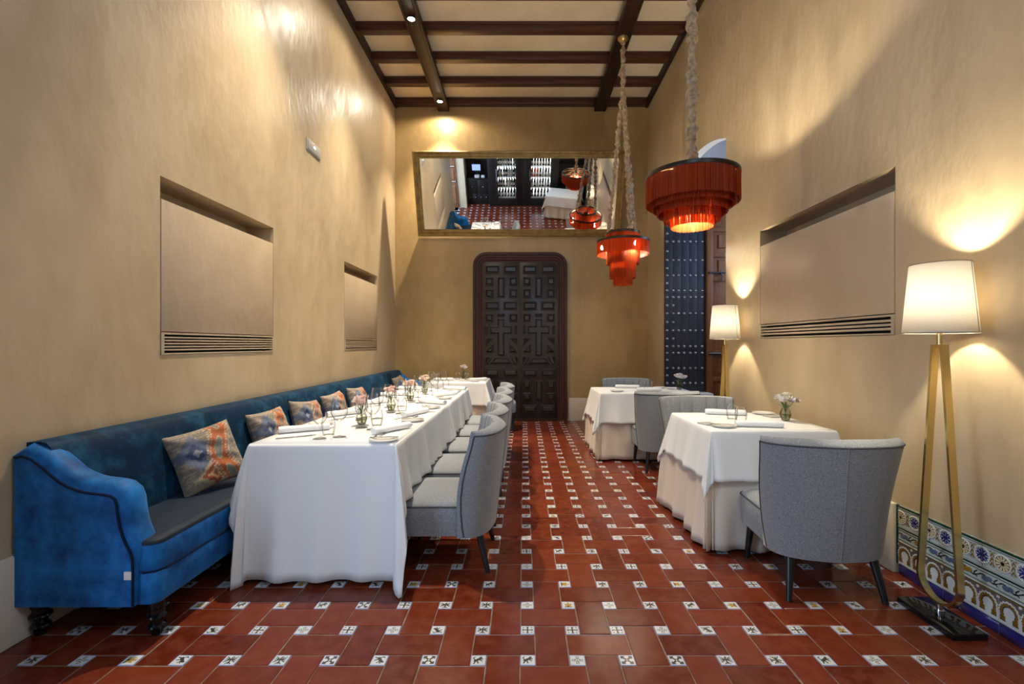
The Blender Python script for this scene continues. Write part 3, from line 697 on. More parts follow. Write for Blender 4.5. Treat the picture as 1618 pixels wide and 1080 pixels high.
def f_fri(s, z):
    v = z/0.066; col = np.tile(cPALE, (len(s), 1)); h = np.zeros(len(s))
    k = np.floor(s/PR).astype(int); lx = s-(k+0.5)*PR; lz = z-0.034
    wave = 0.010*np.sin(s*2*math.pi/PR)
    st = np.abs(lz-wave) < 0.0035; col[st] = cBLK; h[st] = 0.6
    body = ((lx+0.004)/0.026)**2+((lz-0.004*np.sin(lx*90))/0.0125)**2 < 1; ev = k % 2 == 0
    col[body & ev] = cDUL; col[body & ~ev] = cOCH; h[body] = 1.0
    tail = (np.abs(lx-0.033) < 0.010) & (np.abs(np.abs(lz)-(lx-0.026)*0.9) < 0.004) & (lx > 0.024); col[tail] = cBLK
    for lo_, hi, c in ((0.93, 1.0, cWHT), (0.86, 0.93, cGRN), (0, 0.09, cWHT), (0.09, 0.15, cGRN)):
        m = (v >= lo_) & (v <= hi); col[m] = c; h[m] = 0.7
    return col, h
def f_arch(s, z):
    H_ = 0.133; col = np.tile(np.array((0.60, 0.60, 0.57)), (len(s), 1)); h = np.zeros(len(s))
    k = np.floor(s/PR).astype(int); lx = s-(k+0.5)*PR; lz = z-0.060
    r = np.hypot(lx, lz*0.95); th = np.arctan2(lz, lx)
    sp = (z > 0.060) & (r > 0.044); col[sp] = cDUL*0.6+0.05
    ln = sp & (np.sin((z+np.abs(lx)*1.2)*420) > 0.3); col[ln] = cBRN
    bead = (r > 0.0395+0.002*np.cos(th*18)) & (r < 0.0465+0.002*np.cos(th*18)) & ((lz > -0.012)); col[bead] = cWHT; h[bead] = 1.3
    arch = (r > 0.027) & (r <= 0.0400+0.0018*np.cos(th*18)) & (lz > -0.018); col[arch] = cBRN; h[arch] = 0.9
    dk = (r > 0.024) & (r <= 0.028) & (lz > -0.014); col[dk] = cBLK*2; h[dk] = 0.2
    foot = (np.abs(np.abs(lx)-0.027) < 0.012) & (lz <= -0.018) & (lz > -0.038); col[foot] = cOCH*0.6; h[foot] = 0.7
    fb_ = (np.abs(np.abs(lx)-0.027) < 0.013) & (lz <= -0.038) & (lz > -0.043); col[fb_] = cBLK
    star = np.hypot(np.abs(lx)-PR/2, z-0.112) < 0.007; col[star] = cWHT; h[star] = 1.2
    for lo_, hi, c in ((0.96, 1.0, cWHT), (0.925, 0.96, cGRN), (0.89, 0.925, cBRN)):
        m = (z/H_ >= lo_) & (z/H_ <= hi); col[m] = c; h[m] = 0.7
    return col, h
mR = [relief_tile('rosette_tile', DL, 0.13, 150, 70, lambda s, z, o=o: f_ros(s, z, o)) for o in (0, 1)]; mR0 = relief_tile('rosette_tile', DL-0.074, 0.13, 110, 70, lambda s, z: f_ros(s+0.074, z, 1)); mF = relief_tile('frieze_tile', DL, 0.066, 120, 32, f_fri); mA = relief_tile('arch_tile', DL, 0.133, 140, 66, f_arch)
mC = relief_tile('cobalt_tile', DL, 0.058, 2, 2, lambda s, z: (np.tile(np.array((0.022, 0.020, 0.14)), (len(s), 1)), np.zeros(len(s))))
for k in range(6):
    for nm, me, z, sh in (('rosette_tile', mR0 if k == 0 else mR[(k+1) % 2], 0.2605, 0.012 if k == 0 else 0.012-0.074), ('frieze_tile', mF, 0.1935, 0.012), ('arch_tile', mA, 0.0595, 0.012), ('cobalt_tile', mC, 0.0, 0.012)):
        o = bpy.data.objects.new(nm, me); link(o, t1); o.location = (XR, DY-sh-DL*k, z)
obj('edge_strip', MB().box((XR-0.013, DY-0.0115, 0.058), (XR, DY, 0.391), 0.002), M['green_glaze'], t1)

# ================================================================== MIRROR (tilted forward)
mroot = tag(empty('wall_mirror', (0, 0, 0)), 'wide gilt-framed mirror tilted forward above the carved door', 'mirror')
mb0 = Vector((0, 8.06, 3.16)); mt0 = Vector((0, 7.592, 4.43)); up = (mt0-mb0); H_ = up.length; up.normalize(); nrm = Vector((0, -up.z, up.y))
if nrm.y > 0: nrm = -nrm
mx0, mx1 = -1.812, 1.655
def mp(x, s, d): return tuple(Vector((x, 0, 0)) + mb0 + up*s + nrm*d)
prof = [(0, -0.035), (0, 0.02), (0.012, 0.034), (0.03, 0.036), (0.042, 0.022), (0.055, 0.022), (0.065, 0.030), (0.085, 0.028), (0.092, 0.012), (0.112, 0.012), (0.118, 0.0)]
fb_ = MB()
for (o1, d1_), (o2, d2_) in zip(prof, prof[1:]):
    q = lambda o, d: [mp(mx0+o, o, d), mp(mx1-o, o, d), mp(mx1-o, H_-o, d), mp(mx0+o, H_-o, d)]
    A, B = q(o1, d1_), q(o2, d2_); fb_.add(A+B, [(0, 1, 5, 4), (1, 2, 6, 5), (2, 3, 7, 6), (3, 0, 4, 7)])
fb_.add([mp(mx0, 0, -0.035), mp(mx1, 0, -0.035), mp(mx1, H_, -0.035), mp(mx0, H_, -0.035)], [(0, 1, 2, 3)])
obj('gilt_frame', fb_, M['gold'], mroot, smooth=25)
mb = MB().add([mp(mx0+0.112, 0.112, 0.003), mp(mx1-0.112, 0.112, 0.003), mp(mx1-0.112, H_-0.112, 0.003), mp(mx0+0.112, H_-0.112, 0.003)], [(0, 1, 2, 3)])
obj('mirror_glass', mb, M['mirror'], mroot, smooth=0)
for x in (-1.2, 1.0): obj('hanging_wire', MB().tube([mp(x, H_*0.85, -0.03), (x, 8.1, 4.30)], 0.006, 6), M['iron'], mroot)

# emergency light on left wall
e = tag(empty('emergency_light', (XL, 4.955, 3.36)), 'small white emergency light plate high on the left wall', 'wall light')
obj('housing', MB().box((0, -0.16, -0.062), (0.012, 0.16, 0.062), 0.006), M['plastic_grey'], e)
obj('lens', MB().box((0.012, -0.14, -0.05), (0.016, 0.14, 0.05), 0.002), M['plastic_grey'], e)
obj('diode', MB().box((0.016, -0.022, 0.0), (0.019, 0.022, 0.022), 0.001), M['exit_glow'], e)

# spotlights on the left beam
for k, y in enumerate(SPOT_YS):
    lab = ['ceiling spotlight on left beam, the one nearest the end wall', 'ceiling spotlight on left beam, second from the end wall', 'ceiling spotlight on left beam, third from the end wall, above frame'][k]
    s = tag(empty('ceiling_spotlight', (-1.385, y, 5.315)), lab, 'spotlight', 'spotlights along the left ceiling beam')
    obj('can', MB().lathe([(0.0, -0.001), (0.035, -0.001), (0.05, -0.004), (0.052, -0.02), (0.045, -0.024), (0.040, -0.018)], 20), M['ring'], s)
    obj('lens', MB().lathe([(0.0, -0.018), (0.030, -0.018), (0.041, -0.0175)], 16), M['spot_lens'], s)
    lamp('beam_light', 'SPOT', (0, 0, -0.035), SPOT_BEAM, WARM, 0.03, s, spot_size=R(78), spot_blend=1.0)
    lamp('spill_light', 'SPOT', (0, 0, -0.035), SPOT_SPILL, WARM, 0.035, s, spot_size=R(172), spot_blend=0.35)

# ================================================================== SOFA
sofa = tag(empty('sofa', (XL, 2.03, 0)), 'long blue velvet banquette sofa along the left wall with black turned legs', 'sofa')
SL = 5.95
def sp(pts): return pts
pip = [(-2.205,.165),(-2.205,.5),(-2.20,.812),(-2.165,.818),(-2.128,.803),(-2.085,.772),(-2.046,.738),(-2.01,.708),(-1.973,.687),(-1.93,.670),(-1.891,.660),(-1.845,.655),(-1.809,.650),(-1.785,.645),(-1.768,.632),(-1.760,.608),(-1.757,.578),(-1.752,.545),(-1.745,.509),(-1.733,.470),(-1.718,.435),(-1.702,.405),(-1.692,.375),(-1.690,.33),(-1.690,.165)]
pip = [(x-XL, z) for x, z in pip]
nrmls = []
for i, p in enumerate(pip):
    a = pip[max(i-1, 0)]; b = pip[min(i+1, len(pip)-1)]; t = Vector((b[0]-a[0], b[1]-a[1])).normalized(); nrmls.append((-t.y, t.x))
def arm(par, y0, yside):
    """outer face at y0, arm grows by +0.135*yside"""
    body = MB(); rows = []
    for f, o in ((0, 0), (0.02, 0.004), (0.04, 0.012), (0.06, 0.026), (0.13, 0.040), (0.3, 0.050), (0.55, 0.052), (0.8, 0.042), (0.95, 0.02), (1.0, 0.0)):
        r = []
        for i, (p, n) in enumerate(zip(pip, nrmls)):
            k = max(0, min(1, (i-0.5)/2.2)) * max(0, min(1, (len(pip)-1.5-i)/2.0)) if f < 1.1 else 1
            r.append((p[0]+n[0]*o*k, y0+yside*0.135*f, p[1]+n[1]*o*k))
        rows.append(r)
    body.grid(rows)
    body.add(rows[0], [tuple(range(len(pip)))]); body.add(rows[-1], [tuple(range(len(pip)-1, -1, -1))])
    a = obj('armrest', body, M['velvet'], par, smooth=40)
    pp = [(x, y0-yside*0.002, z) for x, z in pip[2:-1]] + [(pip[-1][0], y0-yside*0.002, 0.17)]
    obj('piping', MB().tube(pp, 0.0055, 6), M['piping'], a)
    return a
a1 = arm(sofa, 0.0, 1); arm(sofa, SL, -1)
mb = MB().box((0.50, -0.006, 0.355), (0.532, 0.0, 0.39), 0.001)
mb.v = [(x, y-0.001, z) for x, y, z in mb.v]
ct = obj('care_tag', mb, M['paper'], sofa); ct.location = (0.0, 0.0, -0.145+0.075)
def rbox(mb, x0, x1, y0, y1, z0, z1, r, top=0.012):
    """rounded front corners (in plan), slightly crowned top"""
    pl = [(x0, y0)] + [(x1-r+r*math.sin(a), y0+r-r*math.cos(a)) for a in [math.pi/2*k/5 for k in range(6)]] + [(x1-r+r*math.cos(a), y1-r+r*math.sin(a)) for a in [math.pi/2*k/5 for k in range(6)]] + [(x0, y1)]
    rows = []; cxx, cyy = (x0+x1)/2, (y0+y1)/2
    for z, i in ((z0, 0.006), (z0+0.008, 0.0), (z1-0.02, 0.0), (z1-0.007, 0.003), (z1-0.001, 0.010), (z1+top*0.4, 0.04)):
        rows.append([(x-math.copysign(min(i, abs(x-cxx)), x-cxx), y-math.copysign(i, y-cyy), z) for x, y in pl])
    mb.grid([r+[r[0]] for r in rows]); mb.add(rows[0], [tuple(range(len(pl)))]); mb.add(rows[-1], [tuple(range(len(pl)-1, -1, -1))])
XF = -1.60-XL
mb = MB(); rbox(mb, 0.04, XF-0.004, 0.02, SL-0.02, 0.162, 0.305, 0.04, 0)
obj('front_rail', mb, M['velvet'], sofa, smooth=50)
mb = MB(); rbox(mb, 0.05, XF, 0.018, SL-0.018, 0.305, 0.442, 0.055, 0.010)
zc_ = [sum(mb.v[i][2] for i in f)/len(f) for f in mb.f]; mb.mi = [1 if z < 0.428 else 0 for z in zc_]  # front band keeps the lit blue, top takes the shaded copy
obj('seat_cushion', mb, [M['velvet_seat_shaded'], M['velvet']], sofa, smooth=50)
mb = MB().tube([(XF-0.065, 0.0185, 0.305), (XF-0.02, 0.032, 0.305), (XF+0.001, 0.08, 0.305), (XF+0.001, SL-0.08, 0.305)], 0.005, 6)
obj('piping', mb, M['piping'], sofa)
seams = [2.07, 3.115, 4.125, 5.115, 6.105, 7.145, 7.94]
for a, b in zip(seams, seams[1:]):
    a -= 2.03; b -= 2.03; P_ = []
    for k in range(9):
        f = k/8; y = a+(b-a)*f; d = 0.024*(1-(2*f-1)**6)
        xs = [(0.03, 0.44), (0.235+d, 0.44), (0.205+d, 0.60), (0.165+d, 0.76), (0.135+d*0.9, 0.848), (0.118, 0.866), (0.09, 0.872), (0.03, 0.868)]
        P_.append([(x, y+(0.0015 if k == 0 else -0.0015 if k == 8 else 0), z) for x, z in xs])
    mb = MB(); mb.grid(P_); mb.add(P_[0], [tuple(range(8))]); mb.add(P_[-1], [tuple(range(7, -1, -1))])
    obj('back_panel', mb, M['velvet_back_shaded'], sofa, smooth=50)
lp = [(0.0, 0.165), (0.036, 0.165), (0.036, 0.125), (0.030, 0.118), (0.030, 0.10), (0.040, 0.092), (0.042, 0.084), (0.036, 0.076), (0.027, 0.072), (0.025, 0.055), (0.036, 0.046), (0.038, 0.038), (0.030, 0.028), (0.024, 0.012), (0.020, 0.0), (0, 0)]
lm = MB().lathe(lp, 18).mesh('leg'); lm.materials.append(M['gloss_black'])
for y in (0.085, 2.0, 3.9, SL-0.085):
    for x in (0.048, -1.652-XL):
        o = bpy.data.objects.new('leg', lm); link(o, sofa); o.location = (x, y, 0)

# cushions
def kilim(u, v):
    U, V = u*10, v*10
    st = lambda q: np.floor(q*2.2)/2.2
    col = np.tile(np.array((0.34, 0.27, 0.20)), (len(u), 1))
    g = np.random.RandomState(3).rand(len(u)); h2 = np.sin(v*70)*0.5+np.sin(v*23+2)*0.5
    col = col*(0.75+0.35*g[:, None]) ; col[h2 > 0.45] = np.array((0.20, 0.17, 0.16))
    # slate and blue field, upper left
    d = np.abs(st(u*9+4.2))*0.8+np.abs(st(v*9-1.5))*0.8; m = d < 4.6; col[m] = np.array((0.13, 0.15, 0.22)); m = d < 2.2; col[m] = np.array((0.055, 0.072, 0.155)); m = d < 0.9; col[m] = np.array((0.30, 0.30, 0.34))
    # rust medallion below
    d = np.abs(st(u*9+1.0))*0.8+np.abs(st(v*9+5.8)); 
    for q, c in ((4.2, (0.42, 0.33, 0.20)), (3.2, (0.30, 0.06, 0.03)), (1.9, (0.44, 0.30, 0.13)), (1.0, (0.34, 0.10, 0.05))): col[d < q] = c
    # orange serrated band with cream edge, running diagonally on the right
    w = u - 0.42 - 0.35*np.abs(((v+1.0)*1.1) % 2.0-1.0) + 0.28
    tooth = 0.05*((np.floor(v*22) % 2)*2-1)
    band = np.abs(w+tooth)
    col[band < 0.34] = (0.52, 0.43, 0.31); col[band < 0.27] = (0.44, 0.125, 0.045)
    e = ((w)/0.12)**2 + ((((v+0.35) % 1.0)-0.5)/0.36)**2
    col[e < 1.2] = (0.44, 0.34, 0.22); col[e < 0.9] = (0.20, 0.20, 0.17)
    return col*(0.72+0.26*g[:, None])
def cushion_mesh(seed, w=0.375, h=0.37, t=0.075):
    n = 56; rs = np.random.RandomState(seed); s = np.linspace(-1, 1, n+1); U, V = np.meshgrid(s, s, indexing='ij'); u, v = U.ravel(), V.ravel()
    px = (1-0.07*(1-v**2))*u*w/2; pz = (1-0.07*(1-u**2))*v*h/2
    th = t*np.clip((1-u**4)*(1-v**4), 0, 1)**0.55
    wr = 0.006*np.sin(u*9+seed)*np.cos(v*7+seed*2)+0.004*np.sin(u*4+v*13+seed)
    edge = np.minimum(1-np.abs(u), 1-np.abs(v)); wr = wr*np.clip(edge*4, 0, 1)
    cols = kilim(u, v); vs = []; fs = []; N1 = n+1
    vs += [(a, -b, c) for a, b, c in zip(px, th+wr, pz)]; vs += [(a, b, c) for a, b, c in zip(px, th*0.9, pz)]
    for i in range(n):
        for j in range(n):
            q = (i*N1+j, (i+1)*N1+j, (i+1)*N1+j+1, i*N1+j+1); fs.append(q); fs.append(tuple(x+N1*N1 for x in reversed(q)))
    me = bpy.data.meshes.new('cover'); me.from_pydata([tuple(map(float, p)) for p in vs], [], fs); color_attr(me, np.vstack([cols, cols])); me.materials.append(M['kilim'])
    me.polygons.foreach_set('use_smooth', [True]*len(me.polygons)); return me
cm = [cushion_mesh(1), cushion_mesh(4), cushion_mesh(9)]
cush = [(-1.890, 2.80, 0.630, 60, -22, -10, 0, 'kilim patterned cushion nearest the armrest with orange zigzag and blue field'),
        (-1.93, 3.58, 0.622, 80, -18, -3, 1, 'kilim patterned cushion second from the near armrest'),
        (-1.935, 4.20, 0.622, 80, -18, 5, 2, 'kilim patterned cushion third from the near armrest'),
        (-1.94, 4.84, 0.622, 82, -18, -4, 0, 'kilim patterned cushion fourth from the near armrest'),
        (-1.94, 5.50, 0.622, 84, -18, 3, 1, 'kilim patterned cushion fifth from the near armrest'),
        (-1.945, 7.35, 0.622, 84, -18, -5, 2, 'kilim patterned cushion farthest along the sofa near the end wall')]
for x, y, z, rz, rx, ry, k, lab in cush:
    o = tag(obj('kilim_cushion', cm[k], M['kilim']), lab, 'cushion', 'kilim cushions along the blue sofa')
    o.matrix_world = Matrix.Translation((x, y, z)) @ Matrix.Rotation(R(rz), 4, 'Z') @ Matrix.Rotation(R(rx), 4, 'X') @ Matrix.Rotation(R(ry), 4, 'Y')

# ================================================================== CHAIRS
def make_chair(name, label, group):
    t = tag(empty(name), label, 'chair', group)
    # seat
    pl = []; x0, x1, y0, y1, r = -0.268, 0.268, -0.125, 0.30, 0.05
    for cx_, cy_, a0 in ((x1-r, y0+0.02, -90), (x1-r, y1-r, 0), (x0+r, y1-r, 90), (x0+r, y0+0.02, 180)):
        for k in range(5): a = R(a0+90*k/4); pl.append((cx_+r*math.cos(a), cy_+(r if cy_ > 0 else 0.02)*math.sin(a)))
    mb = MB(); rows = []
    for z, i in ((0.215, 0.02), (0.222, 0.004), (0.30, 0.0), (0.385, 0.0), (0.398, 0.008), (0.412, 0.03), (0.424, 0.08), (0.430, 0.15)):
        rows.append([(x-math.copysign(i, x), y-math.copysign(i, y-0.05), z) for x, y in pl])
    mb.grid([q+[q[0]] for q in rows]); mb.add(rows[0], [tuple(range(len(pl)))]); mb.add(rows[-1], [tuple(range(len(pl)-1, -1, -1))])
    st = obj('seat', mb, M['tweed'], t, smooth=50)
    obj('piping', MB().tube([(x*1.003, y+0.0005, 0.387) for x, y in pl], 0.005, 5, closed=True), M['tweed_pipe'], st)
    # wrap-around backrest
    nu = 101; loops = []; top = []
    for iu in range(nu):
        u = -1+2*iu/(nu-1); a = u*math.pi/2
        def out(v):
            W = 0.272+(0.334-0.272)*v**0.85; yf = -0.108+0.03*math.sin(math.pi*min(v/0.9, 1))-0.064*v**1.5; yc = -0.262-0.066*v
            s_ = math.copysign(abs(math.sin(a))**0.85, a); c_ = abs(math.cos(a))**0.9
            return Vector((W*s_, yf+(yc-yf)*c_*(1.0 + 0.05*max(0, 1-abs(u)*5)), 0))
        def inn(v):
            o = out(v); T = 0.028+0.062*(1-abs(u)**3); cen = Vector((0, 0.22, 0)); d = (cen-o).normalized(); d2 = Vector((-o.x*0.55, 0.30, 0)).normalized()
            fl = 0.018*(abs(math.sin(u*4.2*math.pi))**0.5-0.75) if abs(u) < 0.72 and v > 0.12 else 0
            return o + d2*(T+fl)
        H = lambda v: 0.213+(0.805-0.213)*v
        topd = 0.012*(1-u*u)
        L_ = []
        for v in (0, 0.012, 0.1, 0.25, 0.4, 0.55, 0.7, 0.85, 0.96): p = out(v); L_.append((p.x, p.y, H(v)+ (0.0 if v > 0 else 0.0)))
        po, pi_ = out(1.0), inn(1.0)
        L_.append((po.x, po.y, H(0.985)));
        for f, dz in ((0.06, 0.004), (0.3, 0.016), (0.6, 0.020), (0.88, 0.010)): q = po.lerp(pi_, f); L_.append((q.x, q.y, 0.803+dz+topd*f))
        for v in (0.985, 0.9, 0.75, 0.6, 0.45, 0.33): p = inn(v); L_.append((p.x, p.y, H(v)))
        p = inn(0.2); L_.append((p.x, p.y, 0.30)); L_.append((p.x, p.y, 0.213))
        loops.append(L_); top.append((po.x, po.y, H(0.988)))
    mb = MB(); mb.grid([l+[l[0]] for l in loops]); n = len(loops[0])
    mb.add(loops[0], [tuple(range(n))]); mb.add(loops[-1], [tuple(range(n-1, -1, -1))])
    bk = obj('backrest', mb, M['tweed'], t, smooth=42)
    pts = [loops[0][k] for k in range(1, 10)] + top[1:-1] + [loops[-1][k] for k in range(9, 0, -1)]
    obj('piping', MB().tube(pts, 0.0045, 5), M['tweed_pipe'], bk)
    sm = [(0, loops[nu//2][k][1]-0.001, loops[nu//2][k][2]) for k in range(1, 10)]
    obj('back_seam', MB().tube(sm, 0.0035, 5), M['tweed'], bk)
    for x, y, dx, dy in ((0.195, -0.185, 0.03, -0.055), (-0.195, -0.185, -0.03, -0.055), (0.215, 0.235, 0.02, 0.02), (-0.215, 0.235, -0.02, 0.02)):
        obj('leg', MB().tube([(x+dx, y+dy, 0), (x, y, 0.222)], 0.02, 12, rad=[0.0135, 0.0225]), M['leg_black'], t)
    return t
SIDE = ['nearest the camera', 'second from the camera', 'third from the camera', 'fourth from the camera', 'farthest from the camera']
ch0 = make_chair('dining_chair', 'grey tweed chair at long table, ' + SIDE[0], 'grey chairs along the long table')
CY = [2.905, 3.585, 4.265, 4.945, 5.625]
ch0.location = (-0.445, CY[0], 0); ch0.rotation_euler = (0, 0, R(90))
for k in range(1, 5): dup(ch0, (-0.445+rnd.uniform(-.008, .008), CY[k], 0), R(90+rnd.uniform(-1, 1)), 'grey tweed chair at long table, '+SIDE[k])
c = dup(ch0, (1.592, 2.605, 0), R(-3.5), 'grey tweed chair seen from behind, at the near right table', 'grey chairs at the square tables'); c.scale = (1.045, 1.0, 1.0)
c = dup(ch0, (1.555, 4.07, 0), R(180), 'grey tweed chair with fluted back facing camera behind the near right table', 'grey chairs at the square tables')
c = dup(ch0, (1.465, 4.985, 0), R(0), 'grey tweed chair seen from behind, at the far right table', 'grey chairs at the square tables')
c = dup(ch0, (1.42, 6.385, 0), R(180), 'grey tweed chair with bluish daylight behind the far right table', 'grey chairs at the square tables')
c = dup(ch0, (1.70, -0.17, 0), R(14), 'grey tweed chair by the wine cabinets seen in the mirror', 'grey chairs at the square tables')

# upholstered stool at the far left table
st = tag(empty('upholstered_stool', (-0.31, 7.22, 0)), 'pale grey upholstered stool beside the far left table', 'stool')
mb = MB(); rows = []; pl = [(0.185*math.copysign(abs(math.cos(a))**0.45, math.cos(a)), 0.25*math.copysign(abs(math.sin(a))**0.45, math.sin(a))) for a in [2*math.pi*k/28 for k in range(28)]]
for z, f in ((0.28, 0.97), (0.29, 1.0), (0.40, 1.0), (0.42, 0.97), (0.432, 0.85), (0.436, 0.6)): rows.append([(x*f, y*f, z) for x, y in pl])
mb.grid([q+[q[0]] for q in rows]); mb.add(rows[0], [tuple(range(28))]); mb.add(rows[-1], [tuple(range(27, -1, -1))])
obj('seat', mb, M['tweed'], st, smooth=50)
for x in (-.135, .135):
    for y in (-.19, .19): obj('leg', MB().tube([(x*1.08, y*1.08, 0), (x, y, 0.285)], 0.02, 10, rad=[0.013, 0.02]), M['leg_black'], st)

# ================================================================== TABLES AND CLOTHS
ZT = 0.755
def table(loc, w, d, rz, label, group):
    t = tag(empty('dining_table', loc, rz), label, 'table', group)
    obj('tabletop', MB().box((-w/2+0.004, -d/2+0.004, ZT-0.033), (w/2-0.004, d/2-0.004, ZT-0.005), 0.004), M['brown_door'], t)
    for x in (-1, 1):
        for y in (-1, 1): obj('leg', MB().box((x*(w/2-0.14)-0.025, y*(d/2-0.07)-0.025, 0), (x*(w/2-0.14)+0.025, y*(d/2-0.07)+0.025, ZT-0.033), 0.004), M['brown_door'], t)
    return t
def cloth(w, d, z, drops, seed, amp=0.018, wav=0.26, lift=0.0, corner=0.30, base=0.05, pleat=(), cap=9.0, bulge=0.0):
    """drops: (-y, +x, +y, -x). Returns MB in table-local coords with base on z=0"""
    rs = random.Random(seed); hw, hd = w/2, d/2
    ph = [rs.uniform(0, 6.28) for _ in range(8)]
    def fold(s_, t):
        q = 0.5+0.5*math.sin(s_*2*math.pi/wav+ph[0]+0.8*math.sin(s_*5+ph[1])); q2 = 0.5+0.5*math.sin(s_*2*math.pi/(wav*2.3)+ph[2])
        f = amp*(t**1.15)*(0.75*q**1.6+0.5*q2)
        for (p0, wd, a) in pleat:
            x = (s_-p0)/wd
            if abs(x) < 1: f += a*t*(1-x*x)
        return f
    cols = []; s_acc = 0.0
    base = base if isinstance(base, (list, tuple)) else [base]*4; corner = corner if isinstance(corner, (list, tuple)) else [corner]*4
    corners = [(-hw, -hd), (hw, -hd), (hw, hd), (-hw, hd)]
    outs = [(0, -1), (1, 0), (0, 1), (-1, 0)]
    for e in range(4):
        a = corners[e]; b = corners[(e+1) % 4]; L_ = math.hypot(b[0]-a[0], b[1]-a[1]); n = max(10, int(L_/0.028)); o = outs[e]; D = drops[e]; Dn = drops[(e+1) % 4]; o2 = outs[(e+1) % 4]
        for k in range(n+1):
            f = k/n; cols.append((a[0]+(b[0]-a[0])*f, a[1]+(b[1]-a[1])*f, o[0], o[1], D, base[e], s_acc+L_*f, 0.0))
        s_acc += L_
        m = 18
        for k in range(1, m):
            th = (math.pi/2)*k/m; c_, s_ = math.cos(th), math.sin(th)
            Lc = min(D/max(c_, 1e-6), Dn/max(s_, 1e-6), cap*max(D, Dn))
            mid = math.atan2(Dn, D); x = th/mid if th < mid else (math.pi/2-th)/(math.pi/2-mid)
            x = max(0.0, min(1.0, x))
            q = th/(math.pi/2); q = q*q*(3-2*q); tilt = base[e]*(1-q)+base[(e+1) % 4]*q + corner[e]*(x**1.3) + 0.045*math.sin(k*1.25+ph[4])*x
            # pinch beside the corner so the point hangs as a fold
            dr = (o[0]*c_+o2[0]*s_, o[1]*c_+o2[1]*s_)
            cols.append((b[0], b[1], dr[0], dr[1], Lc, tilt, s_acc, bulge*x))
    rows = 18; grid = []; r0 = 0.010
    for bx, by, ox, oy, L_, tilt, s_, bu in cols:
        col = []
        for r in range(rows+1):
            t = (r/rows)**1.25; s = t*L_; e_ = r0*(1-math.exp(-s/r0)); h = e_*0.9 + max(0, s-r0)*math.sin(tilt) + fold(s_, t*min(1, L_/0.35)) + bu*math.sin(math.pi*t)**1.5; zz = z - max(0, s*math.cos(tilt) - e_*0.55)
            if zz < 0.006+lift: h += (0.006+lift-zz)*0.25; zz = 0.006+lift+0.004*math.sin(s_*30+r)
            col.append((bx+ox*h, by+oy*h, zz))
        grid.append(col)
    mb = MB(); mb.grid(grid, closed_u=True)
    nx, ny = 12, 12; P_ = [[(-hw+w*i/nx, -hd+d*j/ny, z) for j in range(ny+1)] for i in range(nx+1)]
    mb.grid(P_); return mb
def add_cloth(mb, mat, loc, rz, label, group, cat='tablecloth'):
    o = tag(obj('tablecloth', mb, mat, loc=loc, rot=(0, 0, rz), smooth=60), label, cat, group)
    s = o.modifiers.new('thickness', 'SOLIDIFY'); s.thickness = 0.0016; s.offset = 1.0
    return o
# long table: two abutting tables under three cloths in the photo read as one run
TX0, TX1, TY0, TY1 = -1.503, -0.705, 2.576, 5.86
TW, TD = TX1-TX0, TY1-TY0
lt = ((TX0+TX1)/2, (TY0+TY1)/2, 0)
table(lt, TW, TD, 0, 'long dining table under white cloth beside the blue sofa', 'tables dressed with cloths')
add_cloth(cloth(TW, TD, ZT, (0.735, 0.325, 0.40, 0.325), 5, amp=0.042, wav=0.25, corner=[0.23, 0.1, 0.1, 0.0], base=[0.02, 0.05, 0.05, 0.19], cap=1.07, bulge=0.02, pleat=((TW+0.95, 0.05, 0.03), (TW+1.75, 0.06, 0.035), (TW+2.5, 0.05, 0.03))), M['cloth'], lt, 0, 'long white tablecloth falling to the floor at the near end beside the sofa', 'white tablecloths')
# far left table
t2 = (-0.985, 7.20, 0)
table(t2, 0.84, 0.86, 0, 'small dining table at far left, beyond the long table', 'tables dressed with cloths')
add_cloth(cloth(0.84, 0.86, ZT-0.004, (0.70, 0.70, 0.70, 0.70), 8, amp=0.03, wav=0.22, corner=0.03, base=0.03, cap=1.0), M['ecru'], t2, 0, 'ecru under-cloth to the floor on the far left table', 'ecru under-cloths')
add_cloth(cloth(0.846, 0.866, ZT, (0.34, 0.34, 0.34, 0.34), 12, amp=0.02, wav=0.3, corner=0.26, base=0.12), M['cloth'], t2, 0, 'white square overcloth on the far left table with hanging corner', 'white tablecloths')
# near right table
t3 = (1.580, 3.36, 0)
table(t3, 0.78, 0.775, 0, 'square dining table on the right, nearest the camera', 'tables dressed with cloths')
add_cloth(cloth(0.78, 0.775, ZT-0.004, (0.735, 0.735, 0.735, 0.735), 21, amp=0.05, wav=0.23, corner=0.05, base=0.03, cap=1.0, bulge=0.03), M['ecru'], t3, 0, 'ecru under-cloth pooling to the floor on the near right table', 'ecru under-cloths')
add_cloth(cloth(0.786, 0.781, ZT, (0.31, 0.31, 0.31, 0.31), 22, amp=0.030, wav=0.20, corner=0.12, base=0.14), M['cloth'], t3, 0, 'white square overcloth on the near right table', 'white tablecloths')
# far right table
t4 = (1.405, 5.64, 0)
table(t4, 1.08, 0.72, 0, 'rectangular dining table on the right, farther from the camera', 'tables dressed with cloths')
add_cloth(cloth(1.08, 0.72, ZT-0.004, (0.735, 0.735, 0.735, 0.735), 31, amp=0.04, wav=0.24, corner=0.05, base=0.03, cap=1.0, bulge=0.03), M['ecru'], t4, 0, 'ecru under-cloth pooling to the floor on the far right table', 'ecru under-cloths')
add_cloth(cloth(1.086, 0.726, ZT, (0.34, 0.34, 0.34, 0.34), 33, amp=0.03, wav=0.24, corner=0.14, base=0.13), M['cloth'], t4, 0, 'white overcloth on the far right table', 'white tablecloths')
